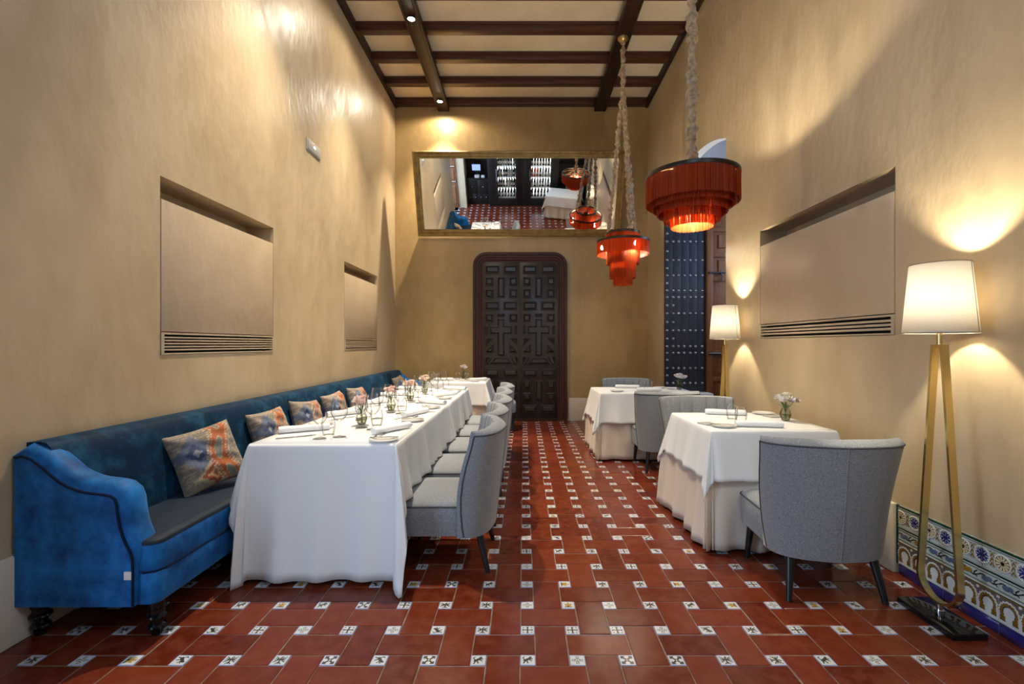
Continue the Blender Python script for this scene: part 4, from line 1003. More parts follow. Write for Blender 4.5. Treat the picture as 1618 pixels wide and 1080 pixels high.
# table by the wine cabinets, seen only in the mirror
t5 = (1.30, 0.46, 0); z5 = R(13.8)
table(t5, 1.02, 0.70, z5, 'dining table by the wine cabinets seen in the mirror', 'tables dressed with cloths')
add_cloth(cloth(1.02, 0.70, ZT-0.004, (0.73, 0.73, 0.73, 0.73), 41, amp=0.03, wav=0.27, corner=0.04, base=0.03, cap=1.0), M['ecru'], t5, z5, 'ecru under-cloth on the table by the wine cabinets', 'ecru under-cloths')
add_cloth(cloth(1.026, 0.706, ZT, (0.33, 0.33, 0.33, 0.33), 43, amp=0.02, wav=0.3, corner=0.2, base=0.1), M['cloth'], t5, z5, 'white overcloth on the table by the wine cabinets', 'white tablecloths')

# ================================================================== TABLEWARE
ZS = ZT+0.0022
plate_m = MB().lathe([(0.0, 0.004), (0.045, 0.004), (0.050, 0.002), (0.052, 0.0), (0.055, 0.002), (0.080, 0.012), (0.0805, 0.0145), (0.076, 0.0135), (0.052, 0.0065), (0.0, 0.006)], 36).mesh('side_plate'); plate_m.materials.append(M['porcelain'])
dish_m = MB().box((-0.05, -0.05, 0.0), (0.05, 0.05, 0.008), 0.003).mesh('square_dish'); dish_m.materials.append(M['slate'])
def napkin_mesh():
    mb = MB(); rows = []; n = 22; L_ = 0.29
    for i in range(15):
        f = i/14; x = -L_/2+L_*f; r = 0.0225*(1+0.05*math.sin(f*9))*(0.93 if i in (0, 14) else 1)
        row = []
        for k in range(n+1):
            a = 2*math.pi*k/n*1.0; rr = r*(1-0.10*(k/n)); row.append((x, 1.35*rr*math.cos(a), max(0.0, 0.021+rr*0.95*math.sin(a))))
        rows.append(row)
    mb.grid(rows)
    for q in (rows[0], rows[-1]):
        c = (q[0][0]+(0.004 if q is rows[0] else -0.004), 0, 0.02); mb.add(q+[c], [(k, k+1, n+1) for k in range(n)])
    return mb
napkin_m = napkin_mesh().mesh('rolled_napkin', 50); napkin_m.materials.append(M['napkin'])
def fork_mesh():
    mb = MB(); prof = []
    for f, w, z in ((0, .005, .002), (.15, .006, .003), (.45, .004, .010), (.62, .0035, .010), (.70, .009, .006), (.76, .012, .002)):
        x = -0.1+0.2*f; prof.append([(x, -w, z), (x, w, z), (x, w, z+.0022), (x, -w, z+.0022)])
    mb.grid([p+[p[0]] for p in prof]); mb.add(prof[0], [(0, 1, 2, 3)])
    for k in range(4):
        y = -0.009+0.006*k; mb.tube([(0.052, y, .003), (0.075, y, .002), (0.1, y, .008)], 0.0017, 5)
    return mb
fork_m = fork_mesh().mesh('fork'); fork_m.materials.append(M['silver'])
def knife_mesh():
    mb = MB(); prof = []
    for f, w, z in ((0, .006, .001), (.05, .007, .001), (.42, .0055, .001), (.46, .004, .002), (.50, .008, .0025), (.8, .010, .0025), (.95, .006, .0025), (1, .001, .0025)):
        x = -0.11+0.22*f; t = .004 if f < .45 else .0014; prof.append([(x, -w, z), (x, w, z), (x, w, z+t), (x, -w, z+t)])
    mb.grid([p+[p[0]] for p in prof]); mb.add(prof[0], [(0, 1, 2, 3)]); mb.add(prof[-1], [(3, 2, 1, 0)]); return mb
knife_m = knife_mesh().mesh('knife'); knife_m.materials.append(M['silver'])
def wine_mesh(h, r):
    p = [(0, 0.003), (0.030, 0.002), (0.037, 0.001), (0.037, 0.0025), (0.02, 0.005), (0.006, 0.010), (0.0042, 0.02), (0.0038, h*0.36), (0.006, h*0.41), (r*0.45, h*0.45), (r*0.8, h*0.53), (r, h*0.64), (r*0.97, h*0.74), (r*0.86, h*0.88), (r*0.76, h), (r*0.755, h+0.0008), (r*0.74, h)]
    return MB().lathe(p, 28).mesh('wine_glass', 60)
wineL = wine_mesh(0.225, 0.048); wineS = wine_mesh(0.198, 0.042)
tumb_m = MB().lathe([(0, 0.006), (0.024, 0.005), (0.026, 0.0), (0.031, 0.003), (0.038, 0.035), (0.040, 0.06), (0.037, 0.085), (0.033, 0.105), (0.032, 0.1055), (0.0315, 0.105)], 26).mesh('tumbler', 60)
for m_ in (wineL, wineS, tumb_m): m_.materials.append(M['glass'])
vase_m = MB().lathe([(0, 0.004), (0.020, 0.003), (0.026, 0.006), (0.036, 0.035), (0.038, 0.05), (0.030, 0.075), (0.022, 0.088), (0.021, 0.095), (0.030, 0.108), (0.029, 0.1085)], 22).mesh('vessel', 60); vase_m.materials.append(M['vase_glass'])
vase_water = MB().lathe([(0, 0.006), (0.024, 0.008), (0.033, 0.035), (0.034, 0.045), (0, 0.0455)], 18).mesh('stems_in_water', 60); vase_water.materials.append(thin_glass('water_tint', (0.80, 0.81, 0.70), 1.0))
def flower_mesh(name, mat, seed):
    rs = random.Random(seed); mb = MB()
    for ring, (n, r, tilt) in enumerate(((6, 0.028, 0.35), (6, 0.023, 0.8), (5, 0.016, 1.15), (3, 0.009, 1.4))):
        for k in range(n):
            a = 2*math.pi*k/n+ring*0.5+rs.uniform(-.2, .2); ti = tilt+rs.uniform(-.2, .2); d = Vector((math.cos(a), math.sin(a), 0)); s_ = Vector((-d.y, d.x, 0)); w = r*0.62
            pts = []
            for f, ww in ((0.1, .25), (.5, .9), (.85, 1.0), (1.0, .7)):
                p = d*(r*f*math.cos(ti*f))+Vector((0, 0, r*f*math.sin(ti)*0.9+0.004*ring))
                pts.append([tuple(p-s_*w*ww+Vector((0, 0, rs.uniform(-.003, .003)))), tuple(p+Vector((0, 0, -0.003))), tuple(p+s_*w*ww+Vector((0, 0, rs.uniform(-.003, .003))))])
            mb.grid(pts)
    me = mb.mesh(name, 60); me.materials.append(mat); return me
FL = {c: [flower_mesh('flower_head', M[c], s) for s in (1, 2, 3)] for c in ('pink', 'cream_petal', 'white_petal')}
def vase(loc, cols, label, n=9, spread=0.045, hgt=0.15, scale=1.0):
    v = tag(empty('flower_vase', loc), label, 'vase', 'small vases of flowers on the tables'); rs = random.Random(label)
    v.scale = (scale,)*3
    link(bpy.data.objects.new('vessel', vase_m), v)
    w = bpy.data.objects.new('water', vase_water); link(w, v)
    mb = MB(); heads = []
    for k in range(n):
        a = 2*math.pi*k/n+rs.uniform(-.4, .4); r = spread*math.sqrt((k+0.4)/n); x, y, z = r*math.cos(a), r*math.sin(a), hgt+0.028*(1-(r/spread)**2)+rs.uniform(-.006, .006)
        mb.tube([(-x*0.25, -y*0.25, 0.012), (x*0.2, y*0.2, 0.09), (x, y, z)], 0.0016, 5); heads.append((x, y, z))
    for k in range(5):
        a = rs.uniform(0, 6.28); p = Vector((math.cos(a)*0.018, math.sin(a)*0.018, 0.095)); q = p+Vector((math.cos(a)*0.035, math.sin(a)*0.035, 0.03)); s_ = Vector((-math.sin(a), math.cos(a), 0))*0.008
        mb.add([tuple(p), tuple((p+q)/2+s_), tuple(q), tuple((p+q)/2-s_)], [(0, 1, 2, 3)])
    obj('stems', mb, M['stem'], v)
    for x, y, z in heads:
        o = bpy.data.objects.new('flower_head', rs.choice(FL[rs.choice(cols)])); link(o, v); o.location = (x, y, z)
        o.rotation_euler = (-y*12+rs.uniform(-.2, .2), x*12+rs.uniform(-.2, .2), rs.uniform(0, 6)); o.scale = (1.18,)*3
    return v
def thing(name, me, loc, rz, label, cat, group, tilt=None):
    o = bpy.data.objects.new(name, me); COL.objects.link(o); o.location = loc; o.rotation_euler = (tilt[0] if tilt else 0, tilt[1] if tilt else 0, rz)
    return tag(o, label, cat, group)
SB = ['nearest the camera', 'second from the camera', 'third from the camera', 'fourth from the camera', 'farthest from the camera']
for k, cy in enumerate(CY):
    j = lambda a=0.008: rnd.uniform(-a, a)
    # chair side
    s = 'on chair side of long table, place '+SB[k]
    px_ = TX1-0.085
    thing('side_plate', plate_m, (px_+j(), cy-0.262+j(), ZS), 0, 'white side plate '+s, 'plate', 'side plates on the long table')
    thing('rolled_napkin', napkin_m, (-0.835+j(), cy+0.045+j(), ZS), R(28+j(60)), 'white rolled napkin '+s, 'napkin', 'rolled napkins on the long table')
    thing('fork', fork_m, (-0.865+j(), cy-0.135+j(), ZS+0.001), R(206+j(300)), 'steel fork '+s, 'fork', 'forks on the long table')
    thing('knife', knife_m, (-0.83+j(), cy+0.19+j(), ZS), R(180+j(200)), 'steel knife '+s, 'knife', 'knives on the long table')
    thing('butter_knife', knife_m, (px_-0.005, cy-0.232, ZS+0.0135), R(8), 'small butter knife on chair-side plate, place '+SB[k], 'knife', 'butter knives on the side plates').scale = (0.72, 0.8, 1)
    thing('wine_glass', wineL, (-0.970+j(), cy+0.095+j(), ZS), 0, 'large wine glass '+s, 'glass', 'large wine glasses on the long table')
    thing('wine_glass', wineS, (-1.062+j(), cy+0.155+j(), ZS), 0, 'smaller wine glass '+s, 'glass', 'small wine glasses on the long table')
    thing('tumbler', tumb_m, (-0.985+j(), cy+0.235+j(), ZS), 0, 'clear water tumbler '+s, 'glass', 'tumblers on the long table')
    # sofa side
    s = 'on sofa side of long table, place '+SB[k]
    thing('rolled_napkin', napkin_m, (-1.372+j(), cy+0.03+j(), ZS), R(14+j(60)), 'white rolled napkin '+s, 'napkin', 'rolled napkins on the long table')
    thing('knife', knife_m, (-1.335+j(), cy-0.145+j(), ZS), R(0+j(150)), 'steel knife '+s, 'knife', 'knives on the long table')
    thing('fork', fork_m, (-1.325+j(), cy+0.15+j(), ZS), R(0+j(200)), 'steel fork '+s, 'fork', 'forks on the long table')
    thing('side_plate', plate_m, (-1.385+j(), cy+0.29+j(), ZS), 0, 'white side plate '+s, 'plate', 'side plates on the long table')
    thing('wine_glass', wineL, (-1.083+j(), cy-0.145+j(), ZS), 0, 'large wine glass '+s, 'glass', 'large wine glasses on the long table')
    thing('wine_glass', wineS, (-1.172+j(), cy-0.205+j(), ZS), 0, 'smaller wine glass '+s, 'glass', 'small wine glasses on the long table')
    thing('tumbler', tumb_m, (-1.175+j(), cy-0.085+j(), ZS), 0, 'clear water tumbler '+s, 'glass', 'tumblers on the long table')
vase((-1.10, 3.18, ZS), ('pink', 'pink', 'cream_petal'), 'small glass vase with pink and cream flowers, nearest on long table')
vase((-1.095, 3.87, ZS), ('pink',), 'small glass vase of deep pink flowers, second along long table', 10)
vase((-1.105, 4.56, ZS), ('cream_petal', 'cream_petal', 'pink'), 'small glass vase of pale cream flowers, third along long table', 12, 0.055)
vase((-1.11, 5.25, ZS), ('cream_petal', 'pink'), 'small glass vase of peach flowers, farthest along long table', 10)
# far left table
vase((-0.96, 7.45, ZS), ('white_petal', 'pink'), 'tall thin vase of white flowers on the far left table', 8, 0.05, 0.17)
thing('tumbler', tumb_m, (-1.03, 7.28, ZS), 0, 'clear tumbler left of vase on far left table', 'glass', 'tumblers on the far left table')
thing('tumbler', tumb_m, (-0.88, 7.22, ZS), 0, 'clear tumbler right of vase on far left table', 'glass', 'tumblers on the far left table')
thing('rolled_napkin', napkin_m, (-0.70, 7.12, ZS), R(30), 'white rolled napkin at right edge of far left table', 'napkin', 'rolled napkins on the far left table')
thing('rolled_napkin', napkin_m, (-1.22, 7.10, ZS), R(10), 'white rolled napkin at left of far left table', 'napkin', 'rolled napkins on the far left table')
thing('side_plate', plate_m, (-0.72, 6.92, ZS), 0, 'white side plate at right front of far left table', 'plate', 'side plates on the far left table')
thing('side_plate', plate_m, (-1.2, 7.40, ZS), 0, 'white side plate at left rear of far left table', 'plate', 'side plates on the far left table')
thing('knife', knife_m, (-0.86, 6.98, ZS), R(170), 'steel knife on far left table', 'knife', None)
# near right table
thing('side_plate', plate_m, (1.318, 3.10, ZS), 0, 'white side plate at left front of near right table', 'plate', 'side plates on the near right table')
thing('square_dish', dish_m, (1.255, 3.205, ZS), R(20), 'small grey square dish beside left plate of near right table', 'dish', 'square dishes on the near right table')
thing('side_plate', plate_m, (1.865, 3.66, ZS), 0, 'white side plate at right rear of near right table', 'plate', 'side plates on the near right table')
thing('square_dish', dish_m, (1.87, 3.53, ZS), R(10), 'small grey square dish beside right plate of near right table', 'dish', 'square dishes on the near right table')
thing('butter_knife', knife_m, (1.31, 3.105, ZS+0.0135), R(-15), 'small butter knife on left plate of near right table', 'knife', None).scale = (0.72, 0.8, 1)
thing('rolled_napkin', napkin_m, (1.555, 3.63, ZS), R(-14), 'white rolled napkin at the back of near right table', 'napkin', 'rolled napkins on the near right table')
thing('rolled_napkin', napkin_m, (1.545, 3.09, ZS), R(-10), 'white rolled napkin at the front of near right table', 'napkin', 'rolled napkins on the near right table')
thing('tumbler', tumb_m, (1.515, 3.42, ZS), 0, 'clear tumbler, left one of pair on near right table', 'glass', 'tumblers on the near right table')
thing('tumbler', tumb_m, (1.510, 3.27, ZS), 0, 'clear tumbler, right one of pair on near right table', 'glass', 'tumblers on the near right table')
vase((1.862, 3.345, ZS), ('white_petal', 'white_petal', 'cream_petal'), 'small green glass vase of white flowers on near right table', 11, 0.062, 0.145)
# far right table
thing('side_plate', plate_m, (1.075, 5.42, ZS), 0, 'white side plate at left front of far right table', 'plate', 'side plates on the far right table')
thing('side_plate', plate_m, (1.70, 5.86, ZS), 0, 'white side plate at right rear of far right table', 'plate', 'side plates on the far right table')
thing('square_dish', dish_m, (1.80, 5.72, ZS), R(5), 'small grey square dish at right rear of far right table', 'dish', None)
thing('rolled_napkin', napkin_m, (1.45, 5.46, ZS), R(5), 'white rolled napkin at the front of far right table', 'napkin', 'rolled napkins on the far right table')
thing('rolled_napkin', napkin_m, (1.285, 5.85, ZS), R(-10), 'white rolled napkin at the back of far right table', 'napkin', 'rolled napkins on the far right table')
thing('tumbler', tumb_m, (1.46, 5.80, ZS), 0, 'clear tumbler, left one of pair on far right table', 'glass', 'tumblers on the far right table')
thing('tumbler', tumb_m, (1.52, 5.68, ZS), 0, 'clear tumbler, right one of pair on far right table', 'glass', 'tumblers on the far right table')
vase((1.86, 5.62, ZS), ('white_petal',), 'small glass vase of white flowers on far right table', 11, 0.062, 0.145)

# ================================================================== FLOOR LAMPS
def floor_lamp(loc, label):
    t = tag(empty('floor_lamp', loc), label, 'floor lamp', 'brass floor lamps along the right wall')
    obj('base', MB().box((-0.078, -0.155, 0.0), (0.078, 0.155, 0.030), 0.003), M['black_stone'], t)
    obj('post', MB().lathe([(0.014, 0.030), (0.014, 0.040), (0.020, 0.040), (0.020, 0.052), (0.014, 0.052), (0.014, 0.085)], 18), M['chrome'], t)
    r, zc = 0.112, 0.192
    pa = [(0.030, 1.30)] + [(0.030+(r-0.030)*f, 1.30-(1.30-zc)*f) for f in (0.25, 0.5, 0.75)] + [(r*math.cos(a), zc-r*math.sin(a)) for a in [math.pi*k/16 for k in range(17)]] + [(-0.030-(r-0.030)*f, 1.30-(1.30-zc)*f) for f in (0.75, 0.5, 0.25)] + [(-0.030, 1.30)]
    mb = MB(); w = 0.017; n = len(pa)
    # mitred flat bar, closed across the top
    inner = []; 
    for i in range(n):
        a = Vector(pa[i-1] if i else (-0.030, 1.30)); b = Vector(pa[(i+1) % n] if i < n-1 else (0.030, 1.30)); p = Vector(pa[i])
        tt = (b-a).normalized(); nn = Vector((-tt.y, tt.x)); k = 0.012 if 0 < i < n-1 else 0.016
        cen = Vector((0, 0.5)); q = p + nn*k
        if (q-cen).length > (p-cen).length and 0 < i < n-1: q = p - nn*k
        if i == 0: q = Vector((0.030-0.012, 1.30-0.012))
        if i == n-1: q = Vector((-0.030+0.012, 1.30-0.012))
        inner.append((q.x, q.y))
    ring = [[(-w, o[0], o[1]), (w, o[0], o[1]), (w, i_[0], i_[1]), (-w, i_[0], i_[1]), (-w, o[0], o[1])] for o, i_ in zip(pa, inner)]
    mb.grid(ring, closed_u=True)
    obj('brass_loop', mb, M['brass'], t, smooth=30)
    obj('neck', MB().lathe([(0.0, 1.30), (0.011, 1.30), (0.011, 1.36), (0.016, 1.362), (0.016, 1.40), (0, 1.40)], 14), M['brass'], t)
    mb = MB(); n = 48
    mb.lathe([(0.1415, 1.352), (0.1135, 1.680)], n)
    sh = obj('lamp_shade', mb, M['shade'], t, smooth=60)
    s_ = sh.modifiers.new('thickness', 'SOLIDIFY'); s_.thickness = 0.0015
    for r_, z in ((0.1418, 1.354), (0.1138, 1.678)): obj('shade_trim', MB().tube([(r_*math.cos(2*math.pi*k/n), r_*math.sin(2*math.pi*k/n), z) for k in range(n)], 0.0025, 5, closed=True), M['shade_trim'], sh)
    for a in (-62, 118): obj('shade_seam', MB().tube([(0.1425*math.cos(R(a)), 0.1425*math.sin(R(a)), 1.354), (0.1143*math.cos(R(a)), 0.1143*math.sin(R(a)), 1.678)], 0.0016, 4), M['shade_trim'], sh)
    mb = MB()
    for k in range(3): a = 2*math.pi*k/3+0.4; mb.tube([(0.012*math.cos(a), 0.012*math.sin(a), 1.39), (0.135*math.cos(a), 0.135*math.sin(a), 1.39)], 0.0018, 5)
    obj('shade_carrier', mb, M['brass'], sh)
    obj('bulb', MB().lathe([(0.0, 1.40), (0.013, 1.405), (0.013, 1.43), (0.028, 1.465), (0.030, 1.485), (0.022, 1.51), (0, 1.518)], 16), M['bulb'], t)
    lamp('bulb_light', 'POINT', (0, 0, 1.545), LAMP_W, LAMPC, 0.03, t)
    return t
floor_lamp((1.960, 2.215, 0), 'tall brass loop floor lamp with cream shade, in the right foreground')
floor_lamp((1.950, 4.56, 0), 'brass floor lamp with cream shade beside arched opening, farther from camera')

# ================================================================== PENDANTS
def sleeve(p0, p1, r, seed, n=10):
    rs = random.Random(seed); p0, p1 = Vector(p0), Vector(p1); L_ = (p1-p0).length; m = int(L_/0.011); d = (p1-p0).normalized()
    a = d.cross(Vector((0, 1, 0.3))).normalized(); b = d.cross(a); rows = []; ph = [rs.uniform(0, 6.28) for _ in range(6)]; cur = 1.0; tgt = 1.0
    for i in range(m+1):
        if i % 3 == 0: tgt = rs.choice((0.62, 0.8, 1.0, 1.15, 1.28))
        cur += (tgt-cur)*0.6; c = p0+d*(L_*i/m) + a*(0.10*r*math.sin(i*0.31+ph[0])) + b*(0.10*r*math.sin(i*0.27+ph[1])); row = []
        for k in range(n+1):
            g = 2*math.pi*(k % n)/n; q = r*cur*(1+0.20*math.sin(2*g+i*0.8+ph[2])+0.14*math.sin(3*g-i*0.55+ph[3])); row.append(tuple(c+a*q*math.cos(g)+b*q*math.sin(g)))
        rows.append(row)
    return MB().grid(rows)
def torus_band(r, z0, z1, th, n=64):
    return MB().lathe([(r-th, z0), (r+th*0.3, z0), (r+th*0.5, (z0+z1)/2), (r+th*0.3, z1), (r-th, z1), (r-th, z0)], n)
def fringe(r, zt, zb, seed):
    rs = random.Random(seed); mb = MB(); n = int(2*math.pi*r/0.0050)
    for layer in (0, 1):
        for k in range(n):
            a = 2*math.pi*(k+0.5*layer)/n+rs.uniform(-.25, .25)/n; rr = r-0.004*layer+rs.uniform(-.001, .001); w = 0.0021; b = zb+rs.uniform(-0.006, 0.004)
            d = Vector((math.cos(a), math.sin(a), 0)); t = Vector((-d.y, d.x, 0)); c0 = d*rr; c1 = d*(rr+rs.uniform(-.002, .002))+t*rs.uniform(-.002, .002); o = d*0.0012
            v = [tuple(c0-t*w+Vector((0, 0, zt))), tuple(c0+t*w+Vector((0, 0, zt))), tuple(c0+o+Vector((0, 0, zt))), tuple(c1-t*w+Vector((0, 0, b))), tuple(c1+t*w+Vector((0, 0, b))), tuple(c1+o+Vector((0, 0, b)))]
            mb.add(v, [(0, 1, 4, 3), (1, 2, 5, 4), (2, 0, 3, 5)])
    return mb
def pendant(loc, zbot, ring_r, ring_z, tiers, spokes, sleeves, label, seed, energy, zbulb, blr=0):
    t = tag(empty('fringed_pendant_lamp', (loc[0], loc[1], zbot)), label, 'pendant lamp', 'rust fringed pendant lamps on the right ceiling beam')
    Z = lambda z: z-zbot
    for r in ring_r:
        obj('ring', torus_band(r[0], Z(r[1]-0.014), Z(r[1]+0.016), 0.010), M['ring'], t, smooth=40)
    for k, (r, zt, zb) in enumerate(tiers):
        tag(obj('fringe', fringe(r, Z(zt), Z(zb), seed*10+k), M['fringe'], t, smooth=0), kind='stuff')
    mb = MB(); hub = Z(ring_z+0.055)
    for k in range(spokes):
        a = 2*math.pi*k/spokes+0.3; rr = ring_r[0][0]-0.01
        mb.tube([(0.02*math.cos(a), 0.02*math.sin(a), hub), (rr*0.55*math.cos(a), rr*0.55*math.sin(a), hub-0.008), (rr*math.cos(a), rr*math.sin(a), Z(ring_z)+0.005)], 0.009, 8, ell=(1, 0.5))
    mb.lathe([(0, hub+0.02), (0.045, hub+0.012), (0.05, hub-0.008), (0, hub-0.016)], 18)
    # lower tier carriers
    for k, (r, zt, zb) in enumerate(tiers):
        for q in range(3):
            a = 2*math.pi*q/3+k; mb.tube([(0, 0, Z(zt)-0.004), (r*math.cos(a), r*math.sin(a), Z(zt)-0.004)], 0.003, 5)
    mb.tube([(0, 0, hub), (0, 0, Z(tiers[-1][1])-0.01)], 0.006, 6)
    obj('spoked_frame', mb, M['gold'] if spokes > 4 else M['ring'], t, smooth=40)
    for q in range(len(tiers)):
        r, zt, zb = tiers[q]; obj('tier_hoop', torus_band(r-0.003, Z(zt)-0.004, Z(zt)+0.004, 0.003, 48), M['ring'], t)
    for k, (a, b, r) in enumerate(sleeves):
        obj('gathered_sleeve', sleeve((a[0], a[1], Z(a[2])), (b[0], b[1], Z(b[2])), r, seed*7+k), M['sleeve'], t, smooth=30)
    obj('ceiling_cup', MB().lathe([(0, Z(5.235)), (0.03, Z(5.235)), (0.036, Z(5.25)), (0.05, Z(5.27)), (0.066, Z(5.285)), (0.072, Z(5.309)), (0, Z(5.309))], 22), M['gold'], t)
    zl = Z(zbulb)
    for k in range(3):
        a = 2*math.pi*k/3+0.9; br = blr or 0.15; x, y = br*math.cos(a), br*math.sin(a)
        b = obj('bulb', MB().lathe([(0, -0.03), (0.014, -0.022), (0.020, 0.0), (0.014, 0.022), (0.008, 0.034), (0, 0.036)], 12), M['bulb'], t, loc=(x, y, zl))
    if blr == 0:
        lamp('bulb_light', 'POINT', (0, 0, Z(zbulb)-0.03), energy, LAMPC, 0.05, t)
    else:
        for k in range(3):
            a = 2*math.pi*k/3+0.9; lamp('bulb_light', 'POINT', (blr*math.cos(a), blr*math.sin(a), zl-0.06), energy/4, LAMPC, 0.02, t)
        lamp('bulb_light', 'POINT', (0, 0, Z(2.40)), energy/4, LAMPC, 0.05, t)
    return t
zA = 2.205
pendant((1.298, 3.63), zA, [(0.345, 2.590)], 2.590, [(0.345, 2.58, 2.385), (0.300, 2.572, 2.352), (0.258, 2.535, 2.305), (0.208, 2.505, 2.252), (0.158, 2.475, zA)], 8,
        [((0, 0, 2.65), (0, 0, 5.24), 0.036)], 'large rust fringed pendant lamp with brass wheel, nearest in view', 3, PEND_W*1.25, 2.43)
zB = 2.08
def pend_b(loc, label, seed, energy):
    return pendant(loc, zB, [(0.338, 2.64), (0.215, 2.750)], 2.64, [(0.338, 2.63, 2.475), (0.215, 2.745, 2.350), (0.170, 2.42, 2.165), (0.125, 2.30, zB)], 4,
        [((0.205*math.cos(R(a)), 0.205*math.sin(R(a)), 2.745), (0.015*math.cos(R(a)), 0.015*math.sin(R(a)), 4.53), 0.026) for a in (-165, -75, 30)] + [((0, 0, 4.50), (0, 0, 5.24), 0.028)], label, seed, energy, 2.57, 0.275)
pend_b((1.295, 6.15), 'rust fringed pendant lamp hung by three gathered sleeves before the mirror', 5, PEND_W*0.6)
pend_b((1.30, 0.98), 'rust fringed pendant lamp by the camera, seen only in the mirror', 6, PEND_W*0.6)

# ================================================================== WINE CABINETS AND COUNTER (seen in the mirror)
YC = -0.25
bott = {}
bp_ = [(0, 0.0), (0.036, 0.0), (0.038, 0.006), (0.038, 0.18), (0.034, 0.205), (0.018, 0.235), (0.0145, 0.25), (0.0145, 0.295), (0.016, 0.298), (0.016, 0.306), (0, 0.306)]
for c_ in ('bottle_dark', 'bottle_green', 'bottle_rose', 'bottle_clear'):
    mb = MB(); mb.cur = 0; mb.lathe(bp_, 12); mb.cur = 1; mb.lathe([(0.0385, 0.06), (0.0388, 0.062), (0.0388, 0.138), (0.0385, 0.14)], 12)
    me = mb.mesh('bottle', 50); me.materials.append(M[c_]); me.materials.append(M['paper']); bott[c_] = me
def cabinet(x0, x1, g0, g1, name, side):
    t = tag(empty('wine_cabinet', ((x0+x1)/2, YC, 0)), name, 'cabinet', 'wine cabinets behind the camera'); X = lambda x: x-(x0+x1)/2
    mb = MB(); d0, d1 = -0.58, 0.0
    mb.box((X(x0), d0, 0), (X(g0), d1, 3.1), 0.005); mb.box((X(g1), d0, 0), (X(x1), d1, 3.1), 0.005)
    mb.box((X(g0), d0, 0), (X(g1), d1, 0.26), 0.005); mb.box((X(g0), d0, 2.0), (X(g1), d1, 3.1), 0.005); mb.box((X(g0), d0, 0.26), (X(g1), d0+0.02, 2.0))
    obj('carcass', mb, M['cabinet'], t)
    mb = MB(); e = 0.03
    mb.box((X(g0)-0.06, d1, 0.20), (X(g0)+e, d1+0.025, 2.06), 0.004); mb.box((X(g1)-e, d1, 0.20), (X(g1)+0.06, d1+0.025, 2.06), 0.004)
    mb.box((X(g0)+e, d1, 0.20), (X(g1)-e, d1+0.025, 0.285), 0.004); mb.box((X(g0)+e, d1, 1.95), (X(g1)-e, d1+0.025, 2.06), 0.004)
    dr = obj('glass_door', mb, M['cabinet'], t)
    obj('pane', MB().box((X(g0)+e, 0.008, 0.285), (X(g1)-e, 0.012, 1.95)), M['glass'], dr, smooth=0)
    obj('handle', MB().tube([(X(g0)-0.015, 0.045, 0.9), (X(g0)-0.015, 0.045, 1.3)], 0.008, 8), M['chrome'], dr)
    mb = MB(); mb.box((X(g0)+0.001, d0+0.02, 0.262), (X(g1)-0.001, d0+0.03, 1.998)); mb.box((X(g0)+0.001, d0+0.03, 0.262), (X(g1)-0.001, -0.01, 0.27))
    obj('white_lining', mb, M['fridge_white'], t)
    mb = MB()
    for xx in (X(g0)+0.010, X(g1)-0.010): mb.box((xx-0.008, d0+0.05, 0.29), (xx+0.008, d0+0.066, 1.96))
    mb.box((X(g0)+0.02, d0+0.04, 1.97), (X(g1)-0.02, -0.06, 1.985)); mb.box((X(g0)+0.02, d0+0.032, 0.28), (X(g1)-0.02, d0+0.036, 1.96))
    obj('led_strip', mb, M['led'], t)
    zs = [0.275, 0.625, 0.985, 1.345]
    for z in zs: obj('shelf', MB().box((X(g0)+0.004, d0+0.05, z), (X(g1)-0.004, -0.05, z+0.016), 0.002), M['fridge_white'], t)
    for si, z in enumerate(zs):
        n = 7 if si else 6
        for row in (0, 1):
            for k in range(n):
                x = g0+0.06+(g1-g0-0.12)*(k+(0.15 if row else 0))/(n-0.7); y = YC-0.16-0.14*row
                if rnd.random() < 0.12 and row: continue
                c_ = 'bottle_dark'; w = rnd.random()
                if side == 'right' and si == 2 and k < 3: c_ = 'bottle_rose'
                elif si in (1, 3) and w < 0.3: c_ = 'bottle_green'
                elif si in (1, 2) and w > 0.72: c_ = 'bottle_clear'
                o = bpy.data.objects.new('wine_bottle', bott[c_]); COL.objects.link(o); o.location = (x, y, z+0.0165); o.rotation_euler = (0, 0, rnd.uniform(60, 120)/57.3)
                kind = {'bottle_dark': 'dark', 'bottle_green': 'green', 'bottle_rose': 'rose coloured', 'bottle_clear': 'pale'}[c_]
                lv = ['bottom', 'second', 'third', 'top'][si]
                tag(o, f'{kind} wine bottle on the {lv} shelf of the {side} wine cabinet in mirror', 'bottle', f'{kind} bottles on {lv} shelf of {side} wine cabinet')
cabinet(-1.21, -0.02, -0.91, -0.255, 'black wine cabinet with lit shelves, left one in the mirror', 'left')
cabinet(-0.018, 1.14, 0.21, 0.91, 'black wine cabinet with lit shelves, right one in the mirror', 'right')
ct = tag(empty('service_counter', (-1.597, -0.42, 0)), 'dark wooden service counter with drawers, left in the mirror', 'counter')
mb = MB().box((-0.375, -0.42, 0), (0.385, 0, 0.88), 0.006); mb.box((-0.375, -0.42, 0.88), (0.383, 0.015, 0.915), 0.004); mb.box((-0.375, -0.42, 0.915), (0.385, -0.39, 2.2)); mb.box((-0.375, -0.39, 1.55), (0.385, -0.05, 1.59), 0.004); mb.box((-0.375, -0.39, 2.16), (0.385, -0.02, 2.2))
obj('body', mb, M['cabinet'], ct)
for k in range(4):
    x = -0.36+k*0.185; dr = obj('drawer', MB().box((x, 0.0, 0.12), (x+0.175, 0.012, 0.36), 0.003), M['cabinet'], ct)
    obj('knob', MB().lathe([(0, 0.0), (0.011, 0.0), (0.013, 0.01), (0, 0.016)], 10), M['chrome'], dr, loc=(x+0.087, 0.012, 0.25), rot=(R(-90), 0, 0))
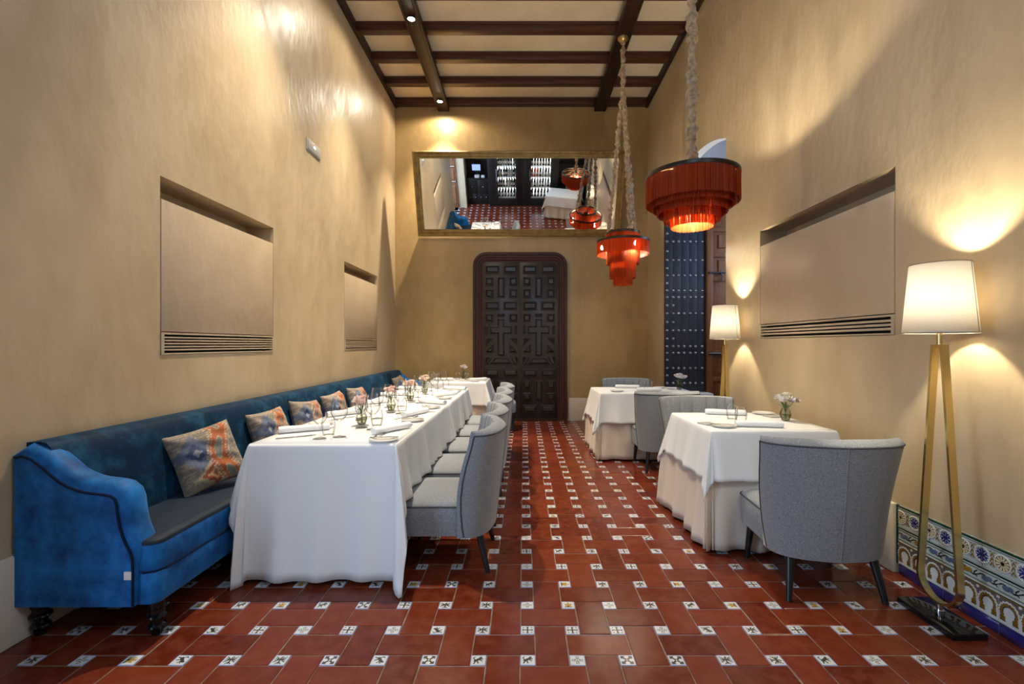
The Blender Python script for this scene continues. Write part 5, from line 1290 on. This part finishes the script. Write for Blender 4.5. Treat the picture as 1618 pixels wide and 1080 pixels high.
for k in range(2):
    x = -0.36+k*0.37; dr = obj('drawer', MB().box((x, 0.0, 0.40), (x+0.36, 0.012, 0.84), 0.003), M['cabinet'], ct)
    obj('knob', MB().lathe([(0, 0.0), (0.011, 0.0), (0.013, 0.01), (0, 0.016)], 10), M['chrome'], dr, loc=(x+0.18, 0.012, 0.62), rot=(R(-90), 0, 0))
tl = tag(empty('till_screen', (-1.62, -0.60, 0.917)), 'till screen glowing blue on the service counter in the mirror', 'screen')
obj('stand', MB().box((-0.09, -0.06, 0), (0.09, 0.06, 0.02), 0.004).box((-0.02, -0.02, 0.02), (0.02, 0.02, 0.15)), M['cabinet'], tl)
obj('housing', MB().box((-0.16, -0.012, 0.13), (0.16, 0.012, 0.43), 0.006), M['cabinet'], tl)
obj('display', MB().box((-0.14, 0.012, 0.20), (0.14, 0.014, 0.40)), M['screen'], tl)
tag(obj('paper_tray', MB().box((-0.08, -0.05, 0), (0.08, 0.05, 0.09), 0.004).box((-0.06, 0.05, 0.02), (0.06, 0.056, 0.07)), M['paper'], loc=(-1.60, -0.475, 0.917)), 'white paper box below the till screen on counter', 'box')
tag(obj('receipt_printer', MB().box((-0.06, -0.05, 0), (0.06, 0.05, 0.07), 0.006).box((-0.045, 0.02, 0.07), (0.045, 0.03, 0.085)), M['plastic_white'], loc=(-1.40, -0.49, 0.917)), 'small white receipt printer on counter right of the screen', 'printer')
sh = tag(empty('bottle_shelf_unit', (1.64, -0.66, 0)), 'dark open shelf unit right of the wine cabinets in mirror', 'shelf')
mb = MB().box((-0.49, -0.18, 0), (-0.46, 0.15, 3.0)); mb.box((0.46, -0.18, 0), (0.485, 0.15, 3.0)); mb.box((-0.46, -0.18, 0), (0.46, -0.16, 3.0)); mb.box((-0.46, -0.16, 0), (0.46, 0.15, 0.1))
obj('frame', mb, M['cabinet'], sh)
for z in (0.5, 0.9, 1.3, 1.7, 2.1, 2.5): obj('shelf', MB().box((-0.46, -0.16, z), (0.46, 0.15, z+0.025), 0.003), M['cabinet'], sh)
